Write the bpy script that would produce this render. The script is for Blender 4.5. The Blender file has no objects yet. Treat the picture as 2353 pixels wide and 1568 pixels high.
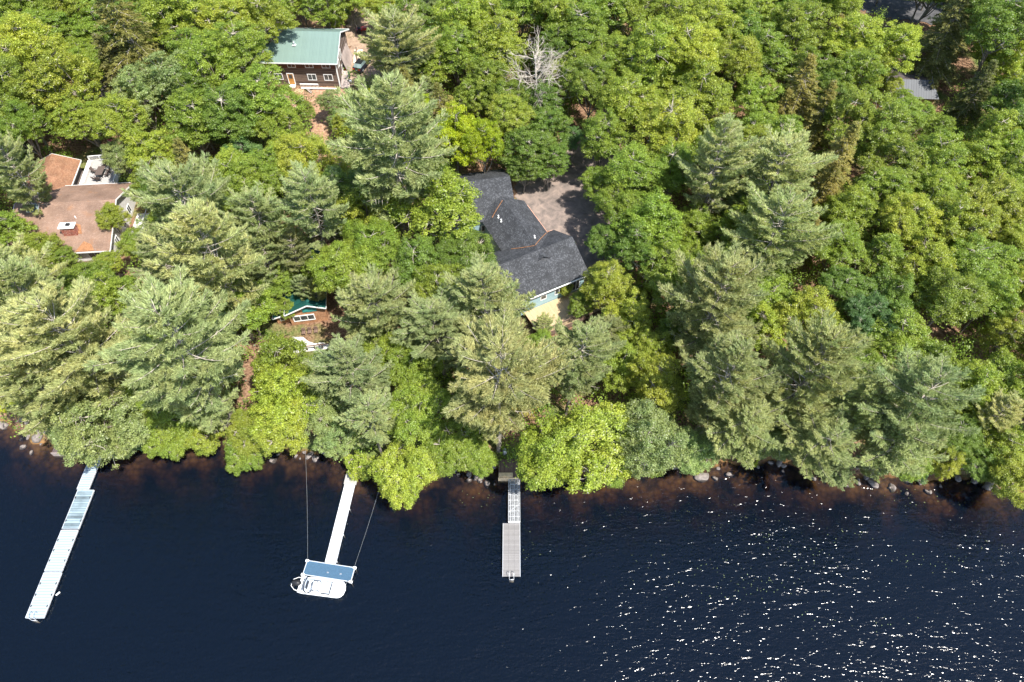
import bpy, math, random
import numpy as np
from mathutils import Vector, Matrix

# ------------------------------------------------------------------ camera, sky, sun, exposure
S = bpy.context.scene
C = S.collection
H_CAM = 76.0
PITCH = math.radians(53)
cam_d = bpy.data.cameras.new("camera"); cam_d.sensor_width = 36; cam_d.lens = 24; cam_d.clip_end = 3000; cam_d.clip_start = .5
cam = bpy.data.objects.new("camera", cam_d); C.objects.link(cam)
cam.location = (0, 0, H_CAM); cam.rotation_euler = (math.radians(90) - PITCH, 0, 0)
S.camera = cam
SUN_EL, SUN_AZ = 60.0, 132.0          # azimuth clockwise from +Y: behind the camera, to the right
w = bpy.data.worlds.new("World"); S.world = w; w.use_nodes = True
nt = w.node_tree; nt.nodes.clear()
wo = nt.nodes.new("ShaderNodeOutputWorld"); bg = nt.nodes.new("ShaderNodeBackground"); sk = nt.nodes.new("ShaderNodeTexSky")
sk.sky_type = 'NISHITA'; sk.sun_disc = False; sk.sun_elevation = math.radians(SUN_EL); sk.sun_rotation = math.radians(SUN_AZ)
sk.air_density = 1.0; sk.dust_density = .8; sk.ozone_density = 1.5
bg.inputs[1].default_value = .15
nt.links.new(sk.outputs[0], bg.inputs[0]); nt.links.new(bg.outputs[0], wo.inputs[0])
sd = bpy.data.lights.new("sun", 'SUN'); sd.energy = 5.0; sd.angle = math.radians(.53); sd.color = (1, .955, .88)
sun = bpy.data.objects.new("sun", sd); C.objects.link(sun)
az, el = math.radians(SUN_AZ), math.radians(SUN_EL)
sv = Vector((math.sin(az)*math.cos(el), math.cos(az)*math.cos(el), math.sin(el)))
sun.location = sv*200; sun.rotation_euler = sv.to_track_quat('Z', 'Y').to_euler()
S.view_settings.view_transform = 'Standard'; S.view_settings.look = 'None'; S.view_settings.gamma = 1
S.view_settings.exposure = 1.08
S.cycles.max_bounces = 7; S.cycles.diffuse_bounces = 4; S.cycles.transparent_max_bounces = 12
S.cycles.transmission_bounces = 4; S.cycles.volume_bounces = 0; S.cycles.sample_clamp_indirect = 4
S.render.use_persistent_data = False

R = random.Random(7)
rng = np.random.default_rng(11)
PI = math.pi

# ------------------------------------------------------------------ survey: a view direction meets a height
F_ = 1568.7; cP, sP = math.cos(PITCH), math.sin(PITCH)
def W(u, v, z=0.0):
    a = (u-1176.5)/F_; b = (784-v)/F_
    d = (a, cP+sP*b, -sP+cP*b); t = (z-H_CAM)/d[2]
    return (d[0]*t, d[1]*t)
def PR(x, y, z):
    dz = z-H_CAM; f = y*cP-dz*sP; u = y*sP+dz*cP
    return (1176.5+F_*x/f, 784-F_*u/f, f)

SH = [(-260, 50), (-120, 47), (-85, 45.5), (-71, 44.6), (-65.4, 44.0), (-61.5, 42.4), (-58.6, 40.8), (-55, 40.6), (-50, 40.2), (-44, 40.9), (-38, 41.6), (-31, 40.3), (-26, 40.0), (-22.4, 39.6),
      (-19.9, 37.6), (-14, 37.2), (-8, 37.4), (-1.4, 37.5), (5, 37.2), (11, 37.4), (17.2, 37.6), (24, 37.9), (32.3, 38.6), (36.7, 37.2), (42, 36.4), (49, 36.3), (56, 36.2), (61, 34.2), (68, 33.0), (90, 31), (260, 24)]
SX = np.array([p[0] for p in SH]); SY = np.array([p[1] for p in SH])
def T(x, y):
    x = np.asarray(x, float); y = np.asarray(y, float)
    d = y-np.interp(x, SX, SY) + .35*np.sin(x*.9)+.25*np.sin(x*2.3+1)
    up = .45*np.clip(d, 0, 1.6) + .088*np.clip(d, 0, 95) + .25*np.sin(x*.09+y*.06)*np.clip(d/20, 0, 1) + .02*np.clip(d-95, 0, 600)
    dn = np.maximum(-.05+.3*np.clip(d, -2.5, 0)+.5*np.minimum(d+2.5, 0)+.06*np.sin(x*1.3+y*.7), -5.0)
    return np.where(d > 0, up-.05, dn)
def Tz(x, y): return float(T(x, y))

# ------------------------------------------------------------------ materials
def new_mat(name):
    m = bpy.data.materials.new(name); m.use_nodes = True
    n = m.node_tree; n.nodes.clear()
    out = n.nodes.new("ShaderNodeOutputMaterial")
    return m, n, out
def N(n, t, **k):
    x = n.nodes.new(t)
    for a, v in k.items():
        if a.startswith('i_'):
            key = a[2:].replace('_', ' '); x.inputs[key].default_value = v
        else: setattr(x, a, v)
    return x
def ramp(n, fac, stops):
    r = n.nodes.new("ShaderNodeValToRGB"); e = r.color_ramp.elements
    while len(e) > 1: e.remove(e[-1])
    e[0].position = stops[0][0]; e[0].color = (*stops[0][1], 1)
    for p, c in stops[1:]:
        q = e.new(p); q.color = (*c, 1)
    n.links.new(fac, r.inputs[0]); return r
def simple(name, col, rough=.6, metal=0, var=.25, scale=3.0, spec=.3, bump=0.0, coord='Object', detail=5):
    m, n, out = new_mat(name)
    p = N(n, "ShaderNodeBsdfPrincipled"); p.inputs['Roughness'].default_value = rough; p.inputs['Metallic'].default_value = metal
    p.inputs['Specular IOR Level'].default_value = spec
    tc = N(n, "ShaderNodeTexCoord"); no = N(n, "ShaderNodeTexNoise"); no.inputs['Scale'].default_value = scale; no.inputs['Detail'].default_value = detail
    n.links.new(tc.outputs[coord], no.inputs['Vector'])
    lo = tuple(c*(1-var) for c in col); hi = tuple(min(1, c*(1+var)) for c in col)
    r = ramp(n, no.outputs[0], [(.3, lo), (.7, hi)])
    n.links.new(r.outputs[0], p.inputs['Base Color'])
    if bump:
        b = N(n, "ShaderNodeBump"); b.inputs['Strength'].default_value = bump; b.inputs['Distance'].default_value = .05
        n.links.new(no.outputs[0], b.inputs['Height']); n.links.new(b.outputs[0], p.inputs['Normal'])
    n.links.new(p.outputs[0], out.inputs[0]); return m
def shingle(name, c1, c2, c3, bw=.9, bh=.16, mottle=1.2, litter=None, lit_amt=.6):
    m, n, out = new_mat(name)
    p = N(n, "ShaderNodeBsdfPrincipled"); p.inputs['Roughness'].default_value = .85; p.inputs['Specular IOR Level'].default_value = .2
    uv = N(n, "ShaderNodeUVMap"); br = N(n, "ShaderNodeTexBrick")
    br.inputs['Scale'].default_value = 1; br.inputs['Brick Width'].default_value = bw; br.inputs['Row Height'].default_value = bh
    br.inputs['Mortar Size'].default_value = .012; br.inputs['Bias'].default_value = -.1
    br.inputs['Color1'].default_value = (*c1, 1); br.inputs['Color2'].default_value = (*c2, 1); br.inputs['Mortar'].default_value = (*[c*.45 for c in c1], 1)
    n.links.new(uv.outputs[0], br.inputs['Vector'])
    no = N(n, "ShaderNodeTexNoise"); no.inputs['Scale'].default_value = mottle; no.inputs['Detail'].default_value = 6; n.links.new(uv.outputs[0], no.inputs['Vector'])
    # blotches of lighter tabs a few tabs wide
    vo = N(n, "ShaderNodeTexVoronoi"); vo.distance = 'CHEBYCHEV'; vo.inputs['Scale'].default_value = 6.5; vo.inputs['Randomness'].default_value = 1; n.links.new(uv.outputs[0], vo.inputs['Vector'])
    sp = N(n, "ShaderNodeSeparateColor"); n.links.new(vo.outputs['Color'], sp.inputs[0])
    r2 = ramp(n, sp.outputs[0], [(.72, (0, 0, 0)), (.8, (1, 1, 1))])
    mx = N(n, "ShaderNodeMix", data_type='RGBA'); mx.inputs['B'].default_value = (*c3, 1)
    mm = N(n, "ShaderNodeMath", operation='MULTIPLY'); mm.inputs[1].default_value = .42; n.links.new(r2.outputs[0], mm.inputs[0])
    n.links.new(mm.outputs[0], mx.inputs['Factor']); n.links.new(br.outputs[0], mx.inputs['A'])
    last = mx.outputs['Result']
    m2 = N(n, "ShaderNodeMix", data_type='RGBA', blend_type='MULTIPLY'); m2.inputs['Factor'].default_value = 1
    r3 = ramp(n, no.outputs[0], [(.3, (.72, .72, .72)), (.7, (1.25, 1.25, 1.25))]); n.links.new(last, m2.inputs['A']); n.links.new(r3.outputs[0], m2.inputs['B'])
    last = m2.outputs['Result']
    if litter:
        n2 = N(n, "ShaderNodeTexNoise"); n2.inputs['Scale'].default_value = .45; n2.inputs['Detail'].default_value = 8; n2.inputs['Roughness'].default_value = .7; n.links.new(uv.outputs[0], n2.inputs['Vector'])
        r4 = ramp(n, n2.outputs[0], [(.55, (0, 0, 0)), (.66, (lit_amt,)*3)])
        m3 = N(n, "ShaderNodeMix", data_type='RGBA'); m3.inputs['B'].default_value = (*litter, 1)
        n.links.new(r4.outputs[0], m3.inputs['Factor']); n.links.new(last, m3.inputs['A']); last = m3.outputs['Result']
    n.links.new(last, p.inputs['Base Color'])
    b = N(n, "ShaderNodeBump"); b.inputs['Strength'].default_value = .5; b.inputs['Distance'].default_value = .02
    n.links.new(br.outputs['Fac'], b.inputs['Height']); b.invert = True; n.links.new(b.outputs[0], p.inputs['Normal'])
    n.links.new(p.outputs[0], out.inputs[0]); return m
def boards(name, col, pitch=.15, axis='V', gap=.1, var=.3, rough=.75, gapcol=None, metal=0, stretch=8, spec=.3):
    """parallel boards or ribs drawn across the UV (metres)"""
    m, n, out = new_mat(name)
    p = N(n, "ShaderNodeBsdfPrincipled"); p.inputs['Roughness'].default_value = rough; p.inputs['Metallic'].default_value = metal; p.inputs['Specular IOR Level'].default_value = spec
    uv = N(n, "ShaderNodeUVMap"); sx = N(n, "ShaderNodeSeparateXYZ"); n.links.new(uv.outputs[0], sx.inputs[0])
    o = sx.outputs['Y' if axis == 'V' else 'X']
    dv = N(n, "ShaderNodeMath", operation='DIVIDE'); dv.inputs[1].default_value = pitch; n.links.new(o, dv.inputs[0])
    fr = N(n, "ShaderNodeMath", operation='FRACT'); n.links.new(dv.outputs[0], fr.inputs[0])
    fl = N(n, "ShaderNodeMath", operation='FLOOR'); n.links.new(dv.outputs[0], fl.inputs[0])
    wn = N(n, "ShaderNodeTexWhiteNoise", noise_dimensions='1D'); n.links.new(fl.outputs[0], wn.inputs['W'])
    mp = N(n, "ShaderNodeMapping"); mp.inputs['Scale'].default_value = (1, stretch, 1) if axis == 'V' else (stretch, 1, 1)
    n.links.new(uv.outputs[0], mp.inputs['Vector'])
    no = N(n, "ShaderNodeTexNoise"); no.inputs['Scale'].default_value = .8; no.inputs['Detail'].default_value = 6; n.links.new(mp.outputs[0], no.inputs['Vector'])
    ad = N(n, "ShaderNodeMath", operation='ADD'); n.links.new(no.outputs[0], ad.inputs[0])
    ml = N(n, "ShaderNodeMath", operation='MULTIPLY'); ml.inputs[1].default_value = .5; n.links.new(wn.outputs[0], ml.inputs[0]); n.links.new(ml.outputs[0], ad.inputs[1])
    r = ramp(n, ad.outputs[0], [(.45, tuple(c*(1-var) for c in col)), (1.0, tuple(min(1, c*(1+var)) for c in col))])
    g = N(n, "ShaderNodeMath", operation='LESS_THAN'); g.inputs[1].default_value = gap; n.links.new(fr.outputs[0], g.inputs[0])
    mx = N(n, "ShaderNodeMix", data_type='RGBA'); mx.inputs['B'].default_value = (*(gapcol or tuple(c*.35 for c in col)), 1)
    n.links.new(g.outputs[0], mx.inputs['Factor']); n.links.new(r.outputs[0], mx.inputs['A']); n.links.new(mx.outputs['Result'], p.inputs['Base Color'])
    b = N(n, "ShaderNodeBump"); b.inputs['Strength'].default_value = .6; b.inputs['Distance'].default_value = .02; b.invert = True
    n.links.new(g.outputs[0], b.inputs['Height']); n.links.new(b.outputs[0], p.inputs['Normal'])
    n.links.new(p.outputs[0], out.inputs[0]); return m

def leaf_material(name, trans=.3, rough=.42, spec=.35, yellow=1.25):
    m, n, out = new_mat(name)
    oi = N(n, "ShaderNodeObjectInfo"); at = N(n, "ShaderNodeAttribute"); at.attribute_name = "rnd"
    mr = N(n, "ShaderNodeMapRange"); mr.inputs['To Min'].default_value = .5; mr.inputs['To Max'].default_value = 1.5; n.links.new(at.outputs['Fac'], mr.inputs['Value'])
    sc = N(n, "ShaderNodeVectorMath", operation='SCALE'); n.links.new(oi.outputs['Color'], sc.inputs[0]); n.links.new(mr.outputs[0], sc.inputs['Scale'])
    # clump to clump drift between greener and yellower
    geo = N(n, "ShaderNodeNewGeometry"); no = N(n, "ShaderNodeTexNoise"); no.inputs['Scale'].default_value = .42; no.inputs['Detail'].default_value = 3; n.links.new(geo.outputs['Position'], no.inputs['Vector'])
    r = ramp(n, no.outputs[0], [(.35, (.88, .94, .9)), (.65, (1.14, 1.07, 1.0))])
    m2 = N(n, "ShaderNodeMix", data_type='RGBA', blend_type='MULTIPLY'); m2.inputs['Factor'].default_value = 1
    n.links.new(sc.outputs[0], m2.inputs['A']); n.links.new(r.outputs[0], m2.inputs['B'])
    p = N(n, "ShaderNodeBsdfPrincipled"); p.inputs['Roughness'].default_value = rough; p.inputs['Specular IOR Level'].default_value = spec
    n.links.new(m2.outputs['Result'], p.inputs['Base Color'])
    tr = N(n, "ShaderNodeBsdfTranslucent"); m3 = N(n, "ShaderNodeMix", data_type='RGBA', blend_type='MULTIPLY'); m3.inputs['Factor'].default_value = 1
    m3.inputs['B'].default_value = (yellow*1.15, yellow*1.15, .7, 1); n.links.new(m2.outputs['Result'], m3.inputs['A']); n.links.new(m3.outputs['Result'], tr.inputs['Color'])
    ms = N(n, "ShaderNodeMixShader"); ms.inputs[0].default_value = trans
    n.links.new(p.outputs[0], ms.inputs[1]); n.links.new(tr.outputs[0], ms.inputs[2]); n.links.new(ms.outputs[0], out.inputs[0])
    return m

M = {}
M['leaf'] = leaf_material('broad_leaves', .5, .4, .45)
M['needle'] = leaf_material('needles', .48, .6, .25, 1.0)
M['bark'] = simple('bark', (.20, .17, .14), .9, var=.4, scale=4)
M['bark_pale'] = simple('pale_bark', (.42, .37, .31), .85, var=.3, scale=3)
M['bark_dead'] = simple('bleached_wood', (.50, .44, .37), .85, var=.25, scale=3)
M['rock'] = simple('granite', (.17, .145, .13), .85, var=.45, scale=2.2, bump=.6, detail=8)
M['rock_wet'] = simple('wet_stone', (.16, .09, .05), .5, var=.4, scale=2.2, bump=.5)
M['white'] = simple('white_paint', (.78, .78, .76), .5, var=.06)
M['dockwhite'] = boards('pale_aluminium_decking', (.31, .37, .395), .3, 'V', .3, .06, .55, (.20, .255, .285), stretch=1.5)
M['dockworn'] = boards('weathered_pale_decking', (.17, .22, .245), .3, 'V', .25, .5, .7, (.10, .14, .16), stretch=1.2)
M['dockbright'] = simple('white_dock_panels', (.86, .87, .88), .5, var=.03)
M['alu'] = simple('aluminium', (.72, .74, .76), .4, .5, var=.08)
M['dockgrey'] = boards('grey_composite_decking', (.20, .19, .185), .14, 'V', .14, .12, .7, stretch=1)
M['black'] = simple('black_plastic', (.018, .018, .02), .45, var=.3)
M['rubber'] = simple('dark_rubber', (.03, .03, .03), .8, var=.3)
M['bluedeck'] = simple('blue_carpet', (.045, .095, .15), .9, var=.16, scale=9)
M['glass'] = simple('window_glass', (.05, .055, .055), .08, var=.5, scale=1.4, spec=.6)
M['glasspale'] = simple('skylight_glass', (.15, .20, .195), .12, var=.4, scale=1.0, spec=.6)
M['gel'] = simple('white_gelcoat', (.82, .84, .85), .25, var=.03, spec=.5)
M['bench'] = simple('pale_vinyl', (.42, .47, .53), .5, var=.06)
M['rope'] = simple('grey_rope', (.20, .21, .21), .8, var=.2)
M['tin'] = boards('green_ribbed_metal_roof', (.13, .19, .163), .24, 'U', .13, .06, .5, (.165, .235, .205), spec=.4, stretch=.3)
M['tindark'] = boards('dark_green_metal_roof', (.010, .06, .052), .3, 'U', .12, .3, .5, (.02, .09, .08))
M['tingrey'] = boards('grey_standing_seam_roof', (.06, .066, .076), .42, 'U', .1, .12, .6, (.03, .033, .037), spec=.4)
M['log'] = boards('brown_weathered_siding', (.125, .088, .068), .2, 'V', .16, .55, .85, (.03, .02, .016), stretch=10)
M['logred'] = simple('red_brown_stained_boards', (.13, .05, .03), .8, var=.35, scale=1.2)
M['ply'] = simple('weathered_plywood', (.30, .245, .22), .85, var=.25, scale=.8)
M['plypale'] = simple('raw_plywood', (.62, .50, .38), .8, var=.12, scale=.8)
M['timber'] = simple('pale_lumber', (.62, .46, .27), .75, var=.2, scale=3)
M['door'] = simple('varnished_door', (.42, .20, .05), .5, var=.25, scale=2)
M['brown'] = shingle('brown_shingles', (.225, .145, .105), (.195, .125, .092), (.27, .19, .145), 1.1, .17, .35, (.26, .12, .05), .5)
M['wingbrown'] = shingle('rusty_brown_shingles', (.25, .13, .075), (.20, .10, .06), (.31, .19, .12), .9, .17, .6)
M['grey'] = shingle('charcoal_shingles', (.038, .040, .044), (.052, .054, .059), (.115, .12, .13), .55, .16, .7)
M['brick'] = shingle('red_brick', (.32, .10, .07), (.42, .18, .13), (.5, .35, .3), .22, .075, 2)
M['siding'] = boards('pale_blue_siding', (.27, .40, .44), .13, 'V', .1, .08, .6, (.2, .3, .33))
M['whitesiding'] = boards('white_siding', (.60, .58, .55), .13, 'V', .1, .05, .6, (.5, .48, .45))
M['cedar'] = shingle('cedar_shingles', (.42, .22, .12), (.34, .17, .09), (.5, .3, .18), .14, .2, 1.5)
M['deckgrey'] = boards('pale_grey_deck_boards', (.33, .315, .30), .14, 'V', .1, .06, .8, (.3, .29, .28))
M['decksand'] = boards('sandy_deck_boards', (.42, .31, .18), .14, 'U', .1, .12, .8, (.3, .22, .13))
M['deckdark'] = boards('dark_timber_boards', (.10, .075, .075), .15, 'U', .12, .25, .8)
M['deckbrown'] = boards('brown_timber_boards', (.16, .105, .082), .15, 'U', .1, .25, .8)
M['litter'] = simple('orange_pine_needles', (.26, .125, .06), .95, var=.35, scale=5)
M['carblack'] = simple('black_car_paint', (.012, .013, .02), .15, var=.1, spec=.6)
M['carred'] = simple('red_paint', (.35, .02, .015), .3, var=.15, spec=.5)
M['taillight'] = simple('red_lamp_glass', (.6, .04, .03), .25, var=.1)
M['wicker'] = simple('brown_wicker', (.10, .075, .065), .7, var=.35, scale=8)
M['bin'] = simple('dark_green_plastic', (.03, .06, .045), .5, var=.2)
M['yellow'] = simple('yellow_plastic', (.75, .42, .03), .5, var=.1)
M['orange'] = simple('orange_plastic', (.75, .22, .03), .5, var=.1)
M['teal'] = simple('teal_tarp', (.03, .22, .2), .6, var=.3)
M['steel'] = simple('galvanised_steel', (.4, .42, .45), .4, .6, var=.15)
M['steelpale'] = simple('dull_galvanised', (.36, .37, .38), .6, .1, var=.12)
M['copper'] = simple('copper_gutter', (.55, .30, .20), .5, var=.2)

# forest floor and lake bed
m, n, out = new_mat('forest_floor'); M['floor'] = m
p = N(n, "ShaderNodeBsdfPrincipled"); p.inputs['Roughness'].default_value = .95; p.inputs['Specular IOR Level'].default_value = .1
geo = N(n, "ShaderNodeNewGeometry"); pos = geo.outputs['Position']
n1 = N(n, "ShaderNodeTexNoise"); n1.inputs['Scale'].default_value = .16; n1.inputs['Detail'].default_value = 8; n.links.new(pos, n1.inputs['Vector'])
n2 = N(n, "ShaderNodeTexNoise"); n2.inputs['Scale'].default_value = 3.5; n2.inputs['Detail'].default_value = 8; n.links.new(pos, n2.inputs['Vector'])
r1 = ramp(n, n2.outputs[0], [(.3, (.07, .04, .026)), (.5, (.17, .10, .062)), (.7, (.28, .18, .115))])
r2 = ramp(n, n2.outputs[0], [(.3, (.05, .075, .02)), (.7, (.14, .17, .05))])
rf = ramp(n, n1.outputs[0], [(.5, (0, 0, 0)), (.62, (1, 1, 1))])
mx = N(n, "ShaderNodeMix", data_type='RGBA'); n.links.new(rf.outputs[0], mx.inputs['Factor']); n.links.new(r1.outputs[0], mx.inputs['A']); n.links.new(r2.outputs[0], mx.inputs['B'])
vo = N(n, "ShaderNodeTexVoronoi"); vo.inputs['Scale'].default_value = 1.7; n.links.new(pos, vo.inputs['Vector'])
rb = ramp(n, vo.outputs['Distance'], [(.0, (.24, .145, .06)), (.5, (.16, .09, .038)), (.9, (.07, .04, .018))])
nb = N(n, "ShaderNodeTexNoise"); nb.inputs['Scale'].default_value = .35; nb.inputs['Detail'].default_value = 6; n.links.new(pos, nb.inputs['Vector'])
rbn = ramp(n, nb.outputs[0], [(.38, (.12, .12, .13)), (.62, (1.2, 1.15, 1.1))])
mb = N(n, "ShaderNodeMix", data_type='RGBA', blend_type='MULTIPLY'); mb.inputs['Factor'].default_value = 1; n.links.new(rb.outputs[0], mb.inputs['A']); n.links.new(rbn.outputs[0], mb.inputs['B'])
sx = N(n, "ShaderNodeSeparateXYZ"); n.links.new(pos, sx.inputs[0]); mr = N(n, "ShaderNodeMapRange"); mr.inputs['From Min'].default_value = .05; mr.inputs['From Max'].default_value = .35; n.links.new(sx.outputs['Z'], mr.inputs['Value'])
mz = N(n, "ShaderNodeMix", data_type='RGBA'); n.links.new(mr.outputs[0], mz.inputs['Factor']); n.links.new(mb.outputs['Result'], mz.inputs['A']); n.links.new(mx.outputs['Result'], mz.inputs['B'])
n.links.new(mz.outputs['Result'], p.inputs['Base Color'])
bp = N(n, "ShaderNodeBump"); bp.inputs['Strength'].default_value = .6; bp.inputs['Distance'].default_value = .1; n.links.new(n2.outputs[0], bp.inputs['Height']); n.links.new(bp.outputs[0], p.inputs['Normal'])
n.links.new(p.outputs[0], out.inputs[0])

def ground_mat(name, a, b, c, sc=2.0):
    m, n, out = new_mat(name)
    p = N(n, "ShaderNodeBsdfPrincipled"); p.inputs['Roughness'].default_value = .95; p.inputs['Specular IOR Level'].default_value = .1
    geo = N(n, "ShaderNodeNewGeometry"); n1 = N(n, "ShaderNodeTexNoise"); n1.inputs['Scale'].default_value = sc; n1.inputs['Detail'].default_value = 9; n1.inputs['Roughness'].default_value = .65
    n1.inputs['Distortion'].default_value = .6
    n.links.new(geo.outputs['Position'], n1.inputs['Vector']); r = ramp(n, n1.outputs[0], [(.3, a), (.5, b), (.68, c)])
    n.links.new(r.outputs[0], p.inputs['Base Color']); n.links.new(p.outputs[0], out.inputs[0]); return m
M['drive'] = ground_mat('gravel_drive', (.10, .085, .076), (.175, .14, .122), (.26, .20, .165), .8)
M['dirt'] = ground_mat('sandy_dirt', (.18, .125, .09), (.28, .20, .145), (.38, .285, .205), 1.2)
M['needlesoil'] = ground_mat('needle_covered_soil', (.15, .08, .05), (.30, .18, .115), (.42, .275, .19), 2.4)
M['gravel'] = ground_mat('grey_gravel', (.20, .17, .165), (.25, .22, .21), (.31, .275, .265), 3)
M['asphalt'] = ground_mat('shade_darkened_asphalt', (.045, .045, .047), (.07, .07, .074), (.11, .105, .105), 1)  # asphalt colour darkened to stand in for the shade over the road

# lake
m, n, out = new_mat('lake_water'); M['water'] = m
geo = N(n, "ShaderNodeNewGeometry"); pos = geo.outputs['Position']
def wave(scale, sx_, sy_, rot, detail, dist=.4, rough=.55):
    mp = N(n, "ShaderNodeMapping"); mp.inputs['Scale'].default_value = (sx_, sy_, 1); mp.inputs['Rotation'].default_value = (0, 0, math.radians(rot)); n.links.new(pos, mp.inputs['Vector'])
    no = N(n, "ShaderNodeTexNoise"); no.inputs['Scale'].default_value = scale; no.inputs['Detail'].default_value = detail; no.inputs['Distortion'].default_value = dist; no.inputs['Roughness'].default_value = rough
    n.links.new(mp.outputs[0], no.inputs['Vector']); return no.outputs[0]
wa = wave(.55, .5, 1.5, -14, 2, .8); wb = wave(1.25, .5, 1.4, 8, 2, 1.0); wc = wave(3.2, .7, 1.3, -25, 1, .3)
gust = N(n, "ShaderNodeMapRange"); gust.inputs['From Min'].default_value = .3; gust.inputs['From Max'].default_value = .7; gust.inputs['To Min'].default_value = .55; gust.inputs['To Max'].default_value = 1.1; n.links.new(wave(.07, .7, 1.2, 30, 4), gust.inputs['Value'])
prev = None
for hgt, dst in ((wa, .108), (wb, .10), (wc, .064)):
    b2 = N(n, "ShaderNodeBump"); b2.inputs['Strength'].default_value = 1; b2.inputs['Distance'].default_value = dst; n.links.new(hgt, b2.inputs['Height']); n.links.new(gust.outputs[0], b2.inputs['Strength'])
    if prev: n.links.new(prev.outputs[0], b2.inputs['Normal'])
    prev = b2
fr = N(n, "ShaderNodeFresnel"); fr.inputs['IOR'].default_value = 1.33; n.links.new(b2.outputs[0], fr.inputs['Normal'])
tr0 = N(n, "ShaderNodeBsdfTransparent"); df = N(n, "ShaderNodeBsdfDiffuse"); df.inputs[0].default_value = (.0052, .0118, .025, 1); n.links.new(b2.outputs[0], df.inputs['Normal'])
tr = N(n, "ShaderNodeMixShader"); tr.inputs[0].default_value = .34; n.links.new(tr0.outputs[0], tr.inputs[1]); n.links.new(df.outputs[0], tr.inputs[2])
gl = N(n, "ShaderNodeBsdfGlossy"); gl.distribution = 'BECKMANN'; gl.inputs['Roughness'].default_value = .17; n.links.new(b2.outputs[0], gl.inputs['Normal'])
ms = N(n, "ShaderNodeMixShader"); n.links.new(fr.outputs[0], ms.inputs[0]); n.links.new(tr.outputs[0], ms.inputs[1]); n.links.new(gl.outputs[0], ms.inputs[2])
n.links.new(ms.outputs[0], out.inputs[0])
va = N(n, "ShaderNodeVolumeAbsorption"); va.inputs['Color'].default_value = (.50, .40, .20, 1); va.inputs['Density'].default_value = 1.3
n.links.new(va.outputs[0], out.inputs['Volume'])

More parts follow.
